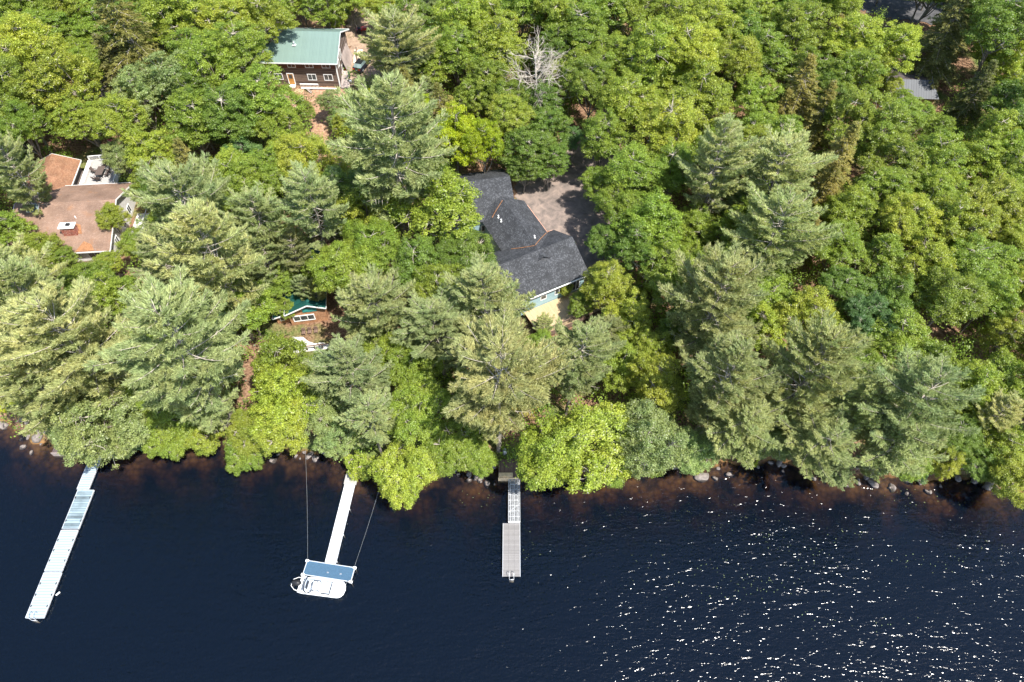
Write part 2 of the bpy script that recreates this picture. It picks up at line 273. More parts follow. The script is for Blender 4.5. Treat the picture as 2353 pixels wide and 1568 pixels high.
# ------------------------------------------------------------------ object helpers
def tag(o, label=None, cat=None, group=None, kind=None):
    if label: o['label'] = label
    if cat: o['category'] = cat
    if group: o['group'] = group
    if kind: o['kind'] = kind
    return o
def empty(name, loc, label=None, cat=None, group=None):
    o = bpy.data.objects.new(name, None); C.objects.link(o); o.location = loc; o.empty_display_size = .3
    return tag(o, label, cat, group)
class MB:
    def __init__(s): s.v = []; s.f = []; s.uv = []; s.sm = []
    def poly(s, pts, uv=None, smooth=False):
        i = len(s.v); pts = [Vector(p) for p in pts]; s.v += pts; s.f.append(tuple(range(i, i+len(pts))))
        if uv is None:
            e1 = (pts[1]-pts[0]).normalized(); nn = (pts[1]-pts[0]).cross(pts[2]-pts[0])
            if nn.length < 1e-9: nn = Vector((0, 0, 1))
            e2 = nn.normalized().cross(e1); uv = [((q-pts[0]).dot(e1), (q-pts[0]).dot(e2)) for q in pts]
        s.uv += uv; s.sm.append(smooth)
    def slab(s, pts, t):
        """a plate: pts counter-clockwise seen from outside, t thick inward"""
        pts = [Vector(p) for p in pts]; nn = (pts[1]-pts[0]).cross(pts[2]-pts[0]).normalized(); q = [a-nn*t for a in pts]
        s.poly(pts); s.poly(list(reversed(q)))
        k = len(pts)
        for i in range(k):
            j = (i+1) % k; s.poly([pts[j], pts[i], q[i], q[j]])
    def box(s, c, ax, ay, hx, hy, hz, az_=None):
        """box centred at c with half sizes along unit axes ax, ay and up"""
        c = Vector(c); ax = Vector(ax).normalized(); ay = Vector(ay).normalized(); az_ = Vector(az_).normalized() if az_ else ax.cross(ay)
        P = lambda a, b, d: c+ax*hx*a+ay*hy*b+az_*hz*d
        for q in ([(-1,-1,1),(1,-1,1),(1,1,1),(-1,1,1)], [(-1,1,-1),(1,1,-1),(1,-1,-1),(-1,-1,-1)], [(-1,-1,-1),(1,-1,-1),(1,-1,1),(-1,-1,1)],
                  [(1,-1,-1),(1,1,-1),(1,1,1),(1,-1,1)], [(1,1,-1),(-1,1,-1),(-1,1,1),(1,1,1)], [(-1,1,-1),(-1,-1,-1),(-1,-1,1),(-1,1,1)]):
            s.poly([P(*k) for k in q])
    def bx(s, x0, x1, y0, y1, z0, z1): s.box(((x0+x1)/2, (y0+y1)/2, (z0+z1)/2), (1,0,0), (0,1,0), abs(x1-x0)/2, abs(y1-y0)/2, abs(z1-z0)/2)
    def tube(s, pts, rad, n=6, cap=True):
        pts = [Vector(p) for p in pts]; k = len(pts)
        if not hasattr(rad, '__len__'): rad = [rad]*k
        base = len(s.v); prev = None
        for i, p in enumerate(pts):
            d = (pts[min(i+1, k-1)]-pts[max(i-1, 0)]).normalized()
            a = prev-d*prev.dot(d) if prev else (Vector((0,0,1)) if abs(d.z) < .9 else Vector((1,0,0))).cross(d)
            if a.length < 1e-6: a = Vector((1,0,0)).cross(d)
            a.normalize(); prev = a; b = d.cross(a)
            for j in range(n):
                t = 2*PI*j/n; s.v.append(p+(a*math.cos(t)+b*math.sin(t))*rad[i])
        for i in range(k-1):
            for j in range(n):
                j2 = (j+1) % n; s.f.append((base+i*n+j, base+i*n+j2, base+(i+1)*n+j2, base+(i+1)*n+j)); s.uv += [(0,0)]*4; s.sm.append(True)
        if cap:
            s.f.append(tuple(base+j for j in reversed(range(n)))); s.uv += [(0,0)]*n; s.sm.append(False)
            s.f.append(tuple(base+(k-1)*n+j for j in range(n))); s.uv += [(0,0)]*n; s.sm.append(False)
    def cyl(s, c, r, h, n=14, r2=None): s.tube([c, (c[0], c[1], c[2]+h)], [r, r if r2 is None else r2], n)
    def build(s, name, m, parent=None, label=None, local=False):
        o0 = Vector((0,0,0))
        if parent is not None and not local:
            q = parent; o0 = Vector((0,0,0))
            while q is not None: o0 += q.location; q = q.parent
        me = bpy.data.meshes.new(name); me.from_pydata([p-o0 for p in s.v], [], s.f)
        uvl = me.uv_layers.new(name='UVMap'); uvl.data.foreach_set('uv', [c for uv in s.uv for c in uv])
        me.polygons.foreach_set('use_smooth', s.sm); me.materials.append(m); me.update()
        o = bpy.data.objects.new(name, me); C.objects.link(o)
        if parent is not None: o.parent = parent
        if label: o['label'] = label
        return o
def place(mb, name, m, loc, label, cat, group=None):
    """a thing that is one mesh, its origin at its base"""
    me_o = mb
    for i, p in enumerate(me_o.v): me_o.v[i] = p-Vector(loc)
    o = me_o.build(name, m); o.location = loc
    return tag(o, label, cat, group)
class Fr:
    """a plan frame: x along a wall, y into the building"""
    def __init__(s, ox, oy, ang): s.o = Vector((ox, oy, 0)); a = math.radians(ang); s.x = Vector((math.cos(a), math.sin(a), 0)); s.y = Vector((-math.sin(a), math.cos(a), 0))
    def p(s, x, y, z): return s.o+s.x*x+s.y*y+Vector((0,0,z))
    def bx(s, mb, x0, x1, y0, y1, z0, z1): mb.box(s.p((x0+x1)/2, (y0+y1)/2, (z0+z1)/2), s.x, s.y, abs(x1-x0)/2, abs(y1-y0)/2, abs(z1-z0)/2)
UP = Vector((0,0,1))
def gable(fr, par, x0, x1, y0, y1, zb, ze0, ze1, yr, zr, wallm, roofm, oh=.6, ohx=.5, th=.14, wall=True, trim=None, rname='roof', roof_label=None):
    """walls: closed prism; roof: two plates proud of it. ze = height of wall top at y0 / y1, ridge at yr"""
    if wall:
        mb = MB()
        sec = [(y0, zb), (y1, zb), (y1, ze1), (yr, zr), (y0, ze0)]
        A = [fr.p(x0, y, z) for y, z in sec]; B = [fr.p(x1, y, z) for y, z in sec]
        mb.poly([fr.p(x1, y0, zb), fr.p(x1, y1, zb), fr.p(x1, y1, ze1), fr.p(x1, yr, zr), fr.p(x1, y0, ze0)])
        mb.poly([fr.p(x0, y1, zb), fr.p(x0, y0, zb), fr.p(x0, y0, ze0), fr.p(x0, yr, zr), fr.p(x0, y1, ze1)])
        mb.poly([A[0], B[0], B[4], A[4]]); mb.poly([B[1], A[1], A[2], B[2]])
        mb.build('wall', wallm, par)
    s0 = (zr-ze0)/(yr-y0); s1 = (zr-ze1)/(y1-yr); l = .10
    r0 = [fr.p(x0-ohx, y0-oh, ze0-s0*oh+l+th), fr.p(x1+ohx, y0-oh, ze0-s0*oh+l+th), fr.p(x1+ohx, yr, zr+l+th), fr.p(x0-ohx, yr, zr+l+th)]
    r1 = [fr.p(x1+ohx, y1+oh, ze1-s1*oh+l+th), fr.p(x0-ohx, y1+oh, ze1-s1*oh+l+th), fr.p(x0-ohx, yr, zr+l+th), fr.p(x1+ohx, yr, zr+l+th)]
    mb = MB(); mb.slab(r0, th); mb.slab(r1, th)
    ro = mb.build(rname, roofm, par, roof_label)
    if trim:
        t = MB()
        for (a, b) in ((r0[0], r0[1]), (r1[1], r1[0])):
            t.box((a+b)/2-UP*(th*.55)-(fr.y*(.03 if a is r0[0] else -.03)), fr.x, fr.y, (b-a).length/2, .02, .10)
        for (a, b) in ((r0[1], r0[2]), (r1[0], r1[3]), (r0[0], r0[3]), (r1[1], r1[2])):
            d = (b-a).normalized(); sgn = 1 if (a-fr.p(x0, 0, 0)).dot(fr.x) > 1 else -1
            t.box((a+b)/2-UP*(th*.6)+fr.x*.03*sgn, d, fr.x, (b-a).length/2, .02, .10)
        t.build('fascia', trim, ro, None)
    return ro, r0, r1
def window(fr, par, x0, x1, z0, z1, y=0.0, mull=1, fm=None, gm=None, side=None, fw=.09):
    """window on the face at local y, frame proud of the wall; side=(origin x) for a wall facing +x"""
    fm = fm or M['white']; gm = gm or M['glass']
    f = MB(); g = MB()
    if side is None:
        def B(m_, a0, a1, d0, d1, c0, c1): fr.bx(m_, a0, a1, y-d1, y-d0, c0, c1)
    else:
        def B(m_, a0, a1, d0, d1, c0, c1): fr.bx(m_, side+d0, side+d1, a0, a1, c0, c1)
    B(f, x0, x0+fw, -.03, .06, z0, z1); B(f, x1-fw, x1, -.03, .06, z0, z1)
    B(f, x0+fw, x1-fw, -.03, .06, z0, z0+fw); B(f, x0+fw, x1-fw, -.03, .06, z1-fw, z1)
    for i in range(mull):
        c = x0+(x1-x0)*(i+1)/(mull+1); B(f, c-fw*.35, c+fw*.35, -.03, .055, z0+fw, z1-fw)
    B(g, x0+fw, x1-fw, -.03, .02, z0+fw, z1-fw)
    o = f.build('window', fm, par); g.build('pane', gm, o)
    return o
def drape(name, pts, m, kind='structure', off=.05, step=.8):
    xs = [p[0] for p in pts]; ys = [p[1] for p in pts]
    x0, x1, y0, y1 = min(xs), max(xs), min(ys), max(ys)
    nx, ny = max(2, int((x1-x0)/step)), max(2, int((y1-y0)/step)); rr = random.Random(len(name)*7)
    def inside(x, y):
        c = False; j = len(pts)-1
        for i in range(len(pts)):
            if (pts[i][1] > y) != (pts[j][1] > y) and x < (pts[j][0]-pts[i][0])*(y-pts[i][1])/(pts[j][1]-pts[i][1])+pts[i][0]: c = not c
            j = i
        return c
    mb = MB(); idx = {}
    vs = []; fs = []
    def vid(i, j):
        if (i, j) not in idx:
            x = x0+(x1-x0)*i/nx; y = y0+(y1-y0)*j/ny; jx = (math.sin(i*12.9+j*78.2)*.3)*step; jy = (math.sin(i*39.3+j*11.1)*.3)*step
            idx[(i, j)] = len(vs); vs.append(Vector((x+jx, y+jy, Tz(x+jx, y+jy)+off)))
        return idx[(i, j)]
    for i in range(nx):
        for j in range(ny):
            if inside(x0+(x1-x0)*(i+.5)/nx, y0+(y1-y0)*(j+.5)/ny): fs.append((vid(i, j), vid(i+1, j), vid(i+1, j+1), vid(i, j+1)))
    mb.v = vs; mb.f = fs; mb.uv = [(0, 0)]*(4*len(fs)); mb.sm = [True]*len(fs)
    o = mb.build(name, m); return tag(o, kind=kind)

# ------------------------------------------------------------------ terrain and lake
def axis(a, b, c, d, fine, coarse):
    return np.concatenate([np.linspace(a, b, max(2, int((b-a)/coarse)), endpoint=False), np.linspace(b, c, int((c-b)/fine), endpoint=False), np.linspace(c, d, max(2, int((d-c)/coarse)))])
gx = axis(-900, -125, 125, 900, .9, 25); gy = axis(-600, 5, 165, 1500, .8, 30)
GX, GY = np.meshgrid(gx, gy); GZ = T(GX, GY)
nx_, ny_ = len(gx), len(gy)
co = np.stack([GX.ravel(), GY.ravel(), GZ.ravel()], 1)
ii = np.arange((nx_-1)*(ny_-1)); r_, c_ = ii//(nx_-1), ii % (nx_-1); v0 = r_*nx_+c_
qf = np.stack([v0, v0+1, v0+nx_+1, v0+nx_], 1)
def np_mesh(name, verts, faces, mat_, rnd=None, smooth=False):
    me = bpy.data.meshes.new(name); k = faces.shape[1]
    me.vertices.add(len(verts)); me.vertices.foreach_set('co', verts.astype(np.float32).ravel())
    me.loops.add(faces.size); me.loops.foreach_set('vertex_index', faces.astype(np.int32).ravel())
    me.polygons.add(len(faces)); me.polygons.foreach_set('loop_start', np.arange(0, faces.size, k, dtype=np.int32))
    try: me.polygons.foreach_set('loop_total', np.full(len(faces), k, dtype=np.int32))
    except Exception: pass
    me.update(calc_edges=True)
    if smooth: me.polygons.foreach_set('use_smooth', np.ones(len(faces), bool))
    if rnd is not None:
        a = me.attributes.new('rnd', 'FLOAT', 'FACE'); a.data.foreach_set('value', rnd.astype(np.float32))
    me.materials.append(mat_); me.update(); return me
o = bpy.data.objects.new('ground', np_mesh('ground', co, qf, M['floor'], smooth=True)); C.objects.link(o); tag(o, kind='structure')
mb = MB(); mb.bx(-880, 880, -580, 140, -6.5, 0.0)
lk = mb.build('lake_water', M['water']); tag(lk, kind='structure')

# ------------------------------------------------------------------ patches of open ground
drape('gravel_drive', [(1.2, 76.6), (0.6, 86), (4, 89), (12, 95), (20, 110), (24, 110), (17, 92), (18, 84), (17.5, 74), (15, 66), (11.5, 64.5), (9, 69), (6.6, 73), (4, 76.8)], M['drive'])
drape('needle_slope', [(-41, 107.3), (-41, 97), (-37, 90), (-28, 90), (-27, 99), (-26, 108), (-30, 108.2)], M['needlesoil'], off=.06)
drape('yard', [(-30, 109.3), (-24.5, 109), (-22, 120), (-26, 134), (-31, 134), (-31.6, 122), (-30, 119.5)], M['dirt'], off=.06)
drape('parking_pad', [(-76, 109), (-74, 113.2), (-65, 112.6), (-64, 108), (-68, 103.5), (-71, 104)], M['gravel'], off=.06)
drape('road', [(60, 137), (66, 131), (72, 127), (80, 125), (90, 128), (88, 134), (76, 134), (70, 142), (60, 150)], M['asphalt'], off=.06)
drape('backyard_slope', [(-45, 120.6), (-45, 133), (-34, 133), (-34, 120.6)], M['needlesoil'], off=.07)

# ------------------------------------------------------------------ house with green metal roof
g = Fr(-30.4, 108.8, -2); zg = Tz(-34, 109)
GH = empty('house', g.p(-7, 5, 6.6), 'two storey brown board house under a pale green ribbed metal roof', 'house', 'houses in the woods')
ro, r0, r1 = gable(g, GH, -14.5, 0, 0, 9.7, 6.3, 11.55, 11.55, 4.85, 13.75, M['log'], M['tin'], .85, .55, .12, trim=M['white'])
for a, b in ((-8.45, -7.02), (-5.38, -3.93), (-2.47, -1.01)): window(g, GH, a, b, 10.05, 10.95)
for a, b in ((-5.42, -3.88), (-2.55, -.99), (-11.3, -9.8)): window(g, GH, a, b, 7.68, 8.88)
mb = MB(); g.bx(mb, -13.9, -.1, -.05, -.02, 9.95, 11.2); 
mb.build('red_boards', M['logred'], GH, 'red brown stained boards under the eave')
dr = MB(); g.bx(dr, -8.9, -7.96, -.07, .02, 6.85, 8.85); d_ = dr.build('door', M['door'], GH)
dr = MB(); g.bx(dr, -8.72, -8.14, -.09, -.072, 7.95, 8.7); dr.build('pane', M['glass'], d_)
dr = MB(); g.bx(dr, -9.02, -8.9, -.1, .02, 6.8, 8.97); g.bx(dr, -7.96, -7.84, -.1, .02, 6.8, 8.97); g.bx(dr, -8.9, -7.96, -.1, .02, 8.85, 8.97); dr.build('door_frame', M['white'], GH)
dr = MB(); g.bx(dr, -8.95, -7.9, -.75, -.11, 6.55, 6.82); dr.build('door_step', M['white'], GH)
# corner board, gable side windows, roof vent
mb = MB(); g.bx(mb, .012, .05, -.06, .12, 6.3, 11.5); g.bx(mb, -.1, .01, -.085, -.055, 6.3, 11.5); mb.build('corner_board', M['white'], GH)
window(g, GH, 3.2, 4.4, 9.6, 11.2, side=0.0); window(g, GH, 1.2, 2.3, 9.3, 10.5, side=0.0); window(g, GH, 3.1, 4.1, 7.6, 8.7, side=0.0)
mb = MB()
for k in range(9): g.bx(mb, .02, .06, .25+k*1.06, .4+k*1.06, 6.4, 11.5+min(.25+k*1.06, 9.45-k*1.06)*.42)
mb.build('battens', M['ply'], GH)
vp = g.p(-7.15, 2.3, 12.75); mb = MB(); mb.cyl(vp, .16, .75, 12); v_ = mb.build('vent_pipe', M['steel'], GH)
mb = MB(); mb.box(vp+UP*.12, g.x, g.y, .3, .34, .05, Vector((0, -.2, 1))); mb.build('flashing', M['white'], v_)
# porch rail in front of the wall
mb = MB(); g.bx(mb, -6.7, -3.5, -1.25, -1.1, 7.55, 7.7); g.bx(mb, -6.7, -.3, -1.25, -1.0, 6.75, 6.88)
for k in range(14): g.bx(mb, -6.6+k*.24, -6.56+k*.24, -1.2, -1.15, 6.88, 7.55)
mb.build('porch_rail', M['white'], GH)

# things beside the green roofed house
def board_stack(name, pts, m, label, cat, wdt=.25, th=.04, n_=5, group=None):
    a, b = Vector(pts[0]), Vector(pts[1]); d = (b-a); mb = MB(); rr = random.Random(len(label))
    for k in range(n_):
        o_ = Vector((rr.uniform(-.1, .1), rr.uniform(-.1, .1), 0)); side = d.normalized().cross(UP)
        mb.box((a+b)/2+o_+side*(k-n_/2)*wdt*.92+UP*(.05+.04*(k % 2)), d, side, d.length/2*rr.uniform(.85, 1), wdt/2, th/2)
    mid = (a+b)/2; return place(mb, name, m, (mid.x, mid.y, mid.z), label, cat, group)
def GP(x, y, z=.0): return Vector((x, y, Tz(x, y)+z))
a_, b_ = GP(-28.6, 119.2, .15), GP(-28.3, 114.9, .15)
board_stack('plywood_stack', (a_, b_), M['plypale'], 'stack of raw plywood sheets lying beside the green roofed house', 'plywood', .42, .06, 4)
mb = MB(); mb.slab([g.p(.95, 3.4, 6.95), g.p(.95, 8.8, 6.95), g.p(.10, 8.6, 9.9), g.p(.10, 3.6, 9.9)], .06)
place(mb, 'plywood_sheet', M['ply'], tuple(g.p(.6, 6, 6.9)), 'grey plywood sheeting leaning on the side wall of the green roofed house', 'plywood')
for k, (lab, mt) in enumerate((('long dark board leaning behind the stack of plywood', 'log'), ('pale board leaning next to the plywood sheeting', 'timber'), ('grey weathered plank on the dirt behind the plywood stack', 'ply'))):
    a_ = g.p(1.5+k*.45, 9.5, 8.6-k*.7); b_ = GP(-28.2+k*.5, 115.2+k*1.1, .12)
    mb = MB(); d = b_-a_; sd_ = d.normalized().cross(UP).normalized(); mb.box((a_+b_)/2, d, sd_, d.length/2, .11, .03); place(mb, 'plank', M[mt], tuple(b_), lab, 'plank', 'boards beside the green roofed house')
mb = MB(); mb.slab([g.p(.3, -.9, 6.75), g.p(1.9, -.6, 6.75), g.p(1.1, 2.4, 8.1), g.p(.2, 2.2, 8.3)], .06)
place(mb, 'ramp_panel', M['ply'], tuple(g.p(.9, .5, 6.75)), 'tilted grey board panel at the near corner of the green roofed house', 'panel')
p0 = GP(-29.3, 111.2); mb = MB(); mb.cyl(p0, .36, .95, 18, .42); mb.cyl((p0.x, p0.y, p0.z+.95), .45, .06, 18)
place(mb, 'barrel', M['bin'], tuple(p0), 'dark green round barrel behind the black car', 'barrel')
p0 = GP(-28.9, 110.2); mb = MB(); mb.tube([p0, p0+UP*.25, p0+UP*.42], [.42, .4, .12], 16); place(mb, 'dish_lid', M['steel'], tuple(p0), 'round steel lid on the ground next to the green barrel', 'lid')
p0 = GP(-29.9, 110.9); mb = MB(); mb.tube([p0, p0+UP*.5, p0+UP*.6], [.2, .18, .08], 12); mb.tube([p0+Vector((.05, -.3, 0)), p0+Vector((.05, -.3, .45))], [.16, .12], 10); place(mb, 'fuel_can', M['yellow'], tuple(p0), 'yellow plastic can between the house corner and the barrel', 'can')
p0 = GP(-30.1, 112.6, .2); mb = MB()
for k in range(2): mb.tube([p0+Vector((k*.2, -.6, 0)), p0+Vector((k*.2, 1.6, .5)), p0+Vector((k*.2, 2.0, .75))], .09, 8)
mb.tube([p0+Vector((0, -.6, .02)), p0+Vector((.2, -.6, .02))], .08, 8); place(mb, 'kayak_paddles', M['orange'], tuple(p0), 'orange plastic sled leaning on the plywood beside the house wall', 'sled')
# wooden lattice pallet at front door
p0 = GP(-37.4, 107.4, .1); mb = MB()
for k in range(5):
    mb.box(p0+Vector((-.6+k*.3, 0, .03)), (.25, 1, 0), (1, -.25, 0), .7, .03, .02); mb.box(p0+Vector((0, -.5+k*.25, .06)), (1, .1, 0), (-.1, 1, 0), .8, .03, .02)
place(mb, 'lattice_panel', M['timber'], tuple(p0), 'orange wooden lattice panel lying by the front door steps', 'lattice')
p0 = GP(-35.7, 107.2, .1); mb = MB(); mb.box(p0+Vector((0, 0, .2)), (.7, -.7, -.15), (.7, .7, 0), .75, .12, .03); mb.box(p0+Vector((.2, .2, .15)), (.7, -.7, -.15), (.7, .7, 0), .6, .06, .03)
place(mb, 'plank', M['ply'], tuple(p0), 'short grey plank tipped against the white porch rail', 'plank', 'boards beside the green roofed house')

def car(name, loc, rz, paint, label, L_=4.6, suv=False):
    e = empty(name, loc, label, 'car')
    e.rotation_euler = (0, 0, rz)
    # sections from rear (-x) to front
    zs = 1.0 if not suv else 1.1
    prof = [(-2.3, .35, .80, .75), (-2.2, .28, .98, .84), (-1.7, .25, 1.02, .90), (0, .25, 1.0, .92), (1.4, .25, .95, .9), (2.05, .28, .80, .84), (2.3, .35, .62, .7)]
    mb = MB()
    def loft(secs):
        for i in range(len(secs)-1):
            a, b = secs[i], secs[i+1]; k = len(a)
            for j in range(k): mb.poly([a[j], b[j], b[(j+1) % k], a[(j+1) % k]], smooth=True)
        mb.poly(list(reversed(secs[0]))); mb.poly(secs[-1])
    loft([[(x, -hw, z0), (x, hw, z0), (x, hw, (z0+z1)/2+.05), (x, hw*.93, z1), (x, -hw*.93, z1), (x, -hw, (z0+z1)/2+.05)][::-1] for x, z0, z1, hw in prof])
    mb.build('body', paint, e, local=True)
    mb = MB(); zt = 1.48 if not suv else 1.72
    loft([[(x, -hw, .95), (x, hw, .95), (x, hw*.85, z1), (x, -hw*.85, z1)][::-1] for x, z1, hw in [(-2.0, 1.0, .80), (-1.35, zt-.04, .76), (.2, zt, .76), (1.1, .99, .82)]])
    mb.build('cabin_glass', M['glasspale'] if not suv else M['glass'], e, local=True)
    mb = MB(); mb.slab([(-1.4, -.62, zt-.02), (.22, -.62, zt+.02), (.22, .62, zt+.02), (-1.4, .62, zt-.02)], .05); mb.build('roof_panel', paint, e, local=True)
    for sx_, sy_ in ((-1.45, -1), (-1.45, 1), (1.4, -1), (1.4, 1)):
        mb = MB(); mb.tube([(sx_, sy_*.70, .33), (sx_, sy_*.93, .33)], .33, 16); wv = mb.build('wheel', M['rubber'], e, local=True)
        mb = MB(); mb.tube([(sx_, sy_*.86, .33), (sx_, sy_*.945, .33)], .19, 12); mb.build('rim', M['steel'], wv, local=True)
    for sy_ in (-1, 1):
        mb = MB(); mb.box((-2.26, sy_*.58, .80), (1, 0, 0), (0, 1, 0), .06, .18, .08); mb.build('tail_light', M['taillight'], e, local=True)
        mb = MB(); mb.box((2.2, sy_*.58, .62), (1, 0, 0), (0, 1, 0), .08, .17, .07); mb.build('headlight', M['glasspale'], e, local=True)
        mb = MB(); mb.box((.75, sy_*1.0, 1.0), (1, 0, 0), (0, 1, 0), .07, .09, .06); mb.build('mirror', paint, e, local=True)
    mb = MB(); mb.box((-2.305, 0, .66), (1, 0, 0), (0, 1, 0), .015, .16, .06); mb.build('number_plate', M['white'], e, local=True)
    return e
cp = GP(-27.1, 114.2, .05); car('parked_car', cp, math.radians(72), M['carblack'], 'glossy black car with red tail lights parked beside the green roofed house')
rp = GP(-28.3, 124.6, .05)
e = empty('tractor', rp, 'small red garden tractor standing in the shade behind the green roofed house', 'tractor'); e.rotation_euler = (0, 0, .1)
mb = MB(); mb.box((.55, 0, .75), (1,0,0), (0,1,0), .6, .32, .25); mb.box((-.5, 0, .6), (1,0,0), (0,1,0), .55, .5, .14); mb.build('body', M['carred'], e, local=True)
mb = MB(); mb.box((-.5, 0, .85), (1,0,0), (0,1,0), .22, .24, .08); mb.box((-.74, 0, 1.05), (1,0,0), (0,1,0), .05, .24, .25); mb.build('seat', M['black'], e, local=True)
for x_, y_, r_w in ((-.6, .55, .42), (-.6, -.55, .42), (.8, .45, .28), (.8, -.45, .28)):
    mb = MB(); mb.tube([(x_, y_-.12, r_w), (x_, y_+.12, r_w)], r_w, 14); mb.build('wheel', M['rubber'], e, local=True)
mb = MB(); mb.tube([(.1, 0, .8), (-.1, 0, 1.15)], .03, 6); mb.tube([(-.1+.2*math.cos(t)*.3, .2*math.sin(t), 1.15+.05*math.cos(t)) for t in np.linspace(0, 2*PI, 13)], .02, 5, False); mb.build('steering_wheel', M['black'], e, local=True)
# swing set
s0_, s1_ = GP(-41.8, 124.3), GP(-39.1, 124.3)
e = empty('swing_set', (s0_+s1_)/2, 'grey wooden a-frame swing set on brown ground behind the green roof', 'swing set')
apx = Vector((-40.4, 126.6, Tz(-40, 126)+2.6)); ap2 = apx+Vector((0, 2.6, 0))
for q in (s0_, s1_): mb = MB(); mb.tube([q, apx], .07, 6); mb.build('leg', M['ply'], e)
for dx in (-1.3, 1.3): mb = MB(); mb.tube([GP(-40.4+dx, 129.4), ap2], .07, 6); mb.build('leg', M['ply'], e)
mb = MB(); mb.tube([apx, ap2], .08, 6); mb.build('top_beam', M['ply'], e)
for t_ in (.7, .12): mb = MB(); mb.tube([s0_.lerp(apx, t_), s1_.lerp(apx, t_)], .05, 6); mb.build('cross_bar', M['ply'], e)
mb = MB(); 
for k in (-.2, .2): mb.tube([apx+Vector((k*.3, 1.3, 0)), apx+Vector((k*.3, 1.3+k*.6, -2))], .02, 5)
mb.box(apx+Vector((0, 1.3, -2)), (1,0,0), (0,1,0), .12, .24, .02); mb.build('swing_seat', M['black'], e)

# ------------------------------------------------------------------ house with brown shingles
b = Fr(-57.6, 69.1, 4.5); zb_ = 3.0
BH = empty('house', b.p(-6, 6, Tz(-62, 75)), 'brown shingled house with skylight and brick chimney at the left edge', 'house', 'houses in the woods')
ro, r0, r1 = gable(b, BH, -13.2, 0, 0, 12.6, 2.6, 6.45, 7.05, 7.1, 8.9, M['whitesiding'], M['brown'], .7, .55, .12, trim=M['white'])
b2_ = Fr(-67.2, 88.2, 8)
gable(Fr(-70.9, 80.0, 98), BH, -1.0, 7.3, -3.1, 3.1, 3.4, 6.75, 6.75, 0, 8.15, M['ply'], M['wingbrown'], .5, .4, .12, trim=M['white'], rname='wing_roof', roof_label='rusty brown roof of the rear wing')
# skylight
sl = (8.9-6.45)/7.1
def onroof(fr, x, y, l=.25): return fr.p(x, y, 6.45+sl*y+l)
sn = (fr_n := Vector((0, 0, 0)))
nrm = (-b.y*sl+UP).normalized(); dsl = (b.y+UP*sl).normalized()
c0 = onroof(b, -11.0, 6.35, .27); mb = MB(); mb.box(c0, b.x, dsl, .82, .72, .06); s_ = mb.build('skylight', M['steel'], BH)
mb = MB(); mb.box(c0+nrm*.05, b.x, dsl, .70, .60, .03); mb.build('pane', M['glasspale'], s_)
# chimney
cx, cy = -5.1, 2.3
mb = MB(); b.bx(mb, cx-.95, cx+.95, cy-.45, cy+.45, 6.0, 8.75); ch = mb.build('chimney', M['brick'], BH)
mb = MB(); b.bx(mb, cx-1.08, cx+1.08, cy-.58, cy+.58, 8.75, 8.93); mb.build('cap', M['white'], ch)
mb = MB(); b.bx(mb, cx-.05, cx+.5, cy-.22, cy+.22, 8.93, 9.15); mb.build('flue', M['black'], ch)
vp = onroof(b, -4.75, 4.45, 0); mb = MB(); mb.cyl(vp, .06, .65, 8); mb.build('vent_pipe', M['white'], BH)
mb = MB(); mb.slab([onroof(b, cx-1.35, cy+.2, .29), onroof(b, cx+1.5, cy-.3, .29), onroof(b, cx+1.1, cy+1.1, .29), onroof(b, cx-.2, cy+1.6, .29), onroof(b, cx-1.2, cy+1.2, .29)], .02)
mb.slab([onroof(b, -4.2, -.6, .29), onroof(b, -1.6, -.6, .29), onroof(b, -2.1, .35, .29), onroof(b, -3.2, .9, .29)], .02); mb.build('needle_litter', M['litter'], BH, 'orange pine needles lying on the roof')
# front porch under eave
pf = MB(); b.bx(pf, -7.5, .2, -2.3, -.05, 3.9, 4.05); pd = pf.build('porch_deck', M['deckbrown'], BH)
mb = MB(); b.bx(mb, -7.5, .2, -2.32, -2.2, 4.95, 5.05)
for k in range(38): b.bx(mb, -7.45+k*.2, -7.40+k*.2, -2.29, -2.24, 4.05, 4.95)
mb.build('railing', M['ply'], pd); mb = MB(); b.bx(mb, -7.6, .3, -2.42, -2.33, 3.85, 4.1); mb.build('skirt_board', M['white'], pd)
window(b, BH, -3.2, -1.4, 4.6, 5.9); window(b, BH, -6.4, -4.6, 4.6, 5.9)
for y_ in (2.2, 6.0, 9.0): window(b, BH, y_, y_+1.1, 4.3, 5.7, side=0.0)
# side walkway and step by right wall
mb = MB(); b.bx(mb, .8, 2.6, 3.0, 9.6, 3.9, 4.0); w_ = mb.build('side_deck', M['whitesiding'], BH)
mb = MB()
for k in range(9): b.bx(mb, 2.55, 2.62, 3.0+k*.82, 3.08+k*.82, 4.0, 4.9)
b.bx(mb, 2.54, 2.64, 3.0, 9.6, 4.9, 4.97); mb.build('railing', M['white'], w_)
# rear deck
dk = Fr(-66.5, 83.9, 8)
mb = MB(); dk.bx(mb, -1.2, 4.6, -.9, 6.1, 5.15, 5.3); D_ = mb.build('rear_deck', M['deckgrey'], BH)
mb = MB(); dk.bx(mb, -1.2, -1.08, -.9, 6.1, 5.3, 5.5); mb.build('kick_board', M['white'], D_)
mb = MB()
def rail(x0, y0, x1, y1, z=5.3, h=.95):
    n_ = max(2, int(math.hypot(x1-x0, y1-y0)/.18)); a0 = dk.p(x0, y0, z); a1 = dk.p(x1, y1, z)
    for k in range(n_+1):
        q = a0.lerp(a1, k/n_); big = k % 9 == 0; mb.box(q+UP*h/2, dk.x, dk.y, .06 if big else .02, .06 if big else .02, h/2)
    mb.box((a0+a1)/2+UP*h, a1-a0, (a1-a0).cross(UP), (a1-a0).length/2, .06, .035); mb.box((a0+a1)/2+UP*.12, a1-a0, (a1-a0).cross(UP), (a1-a0).length/2, .03, .03)
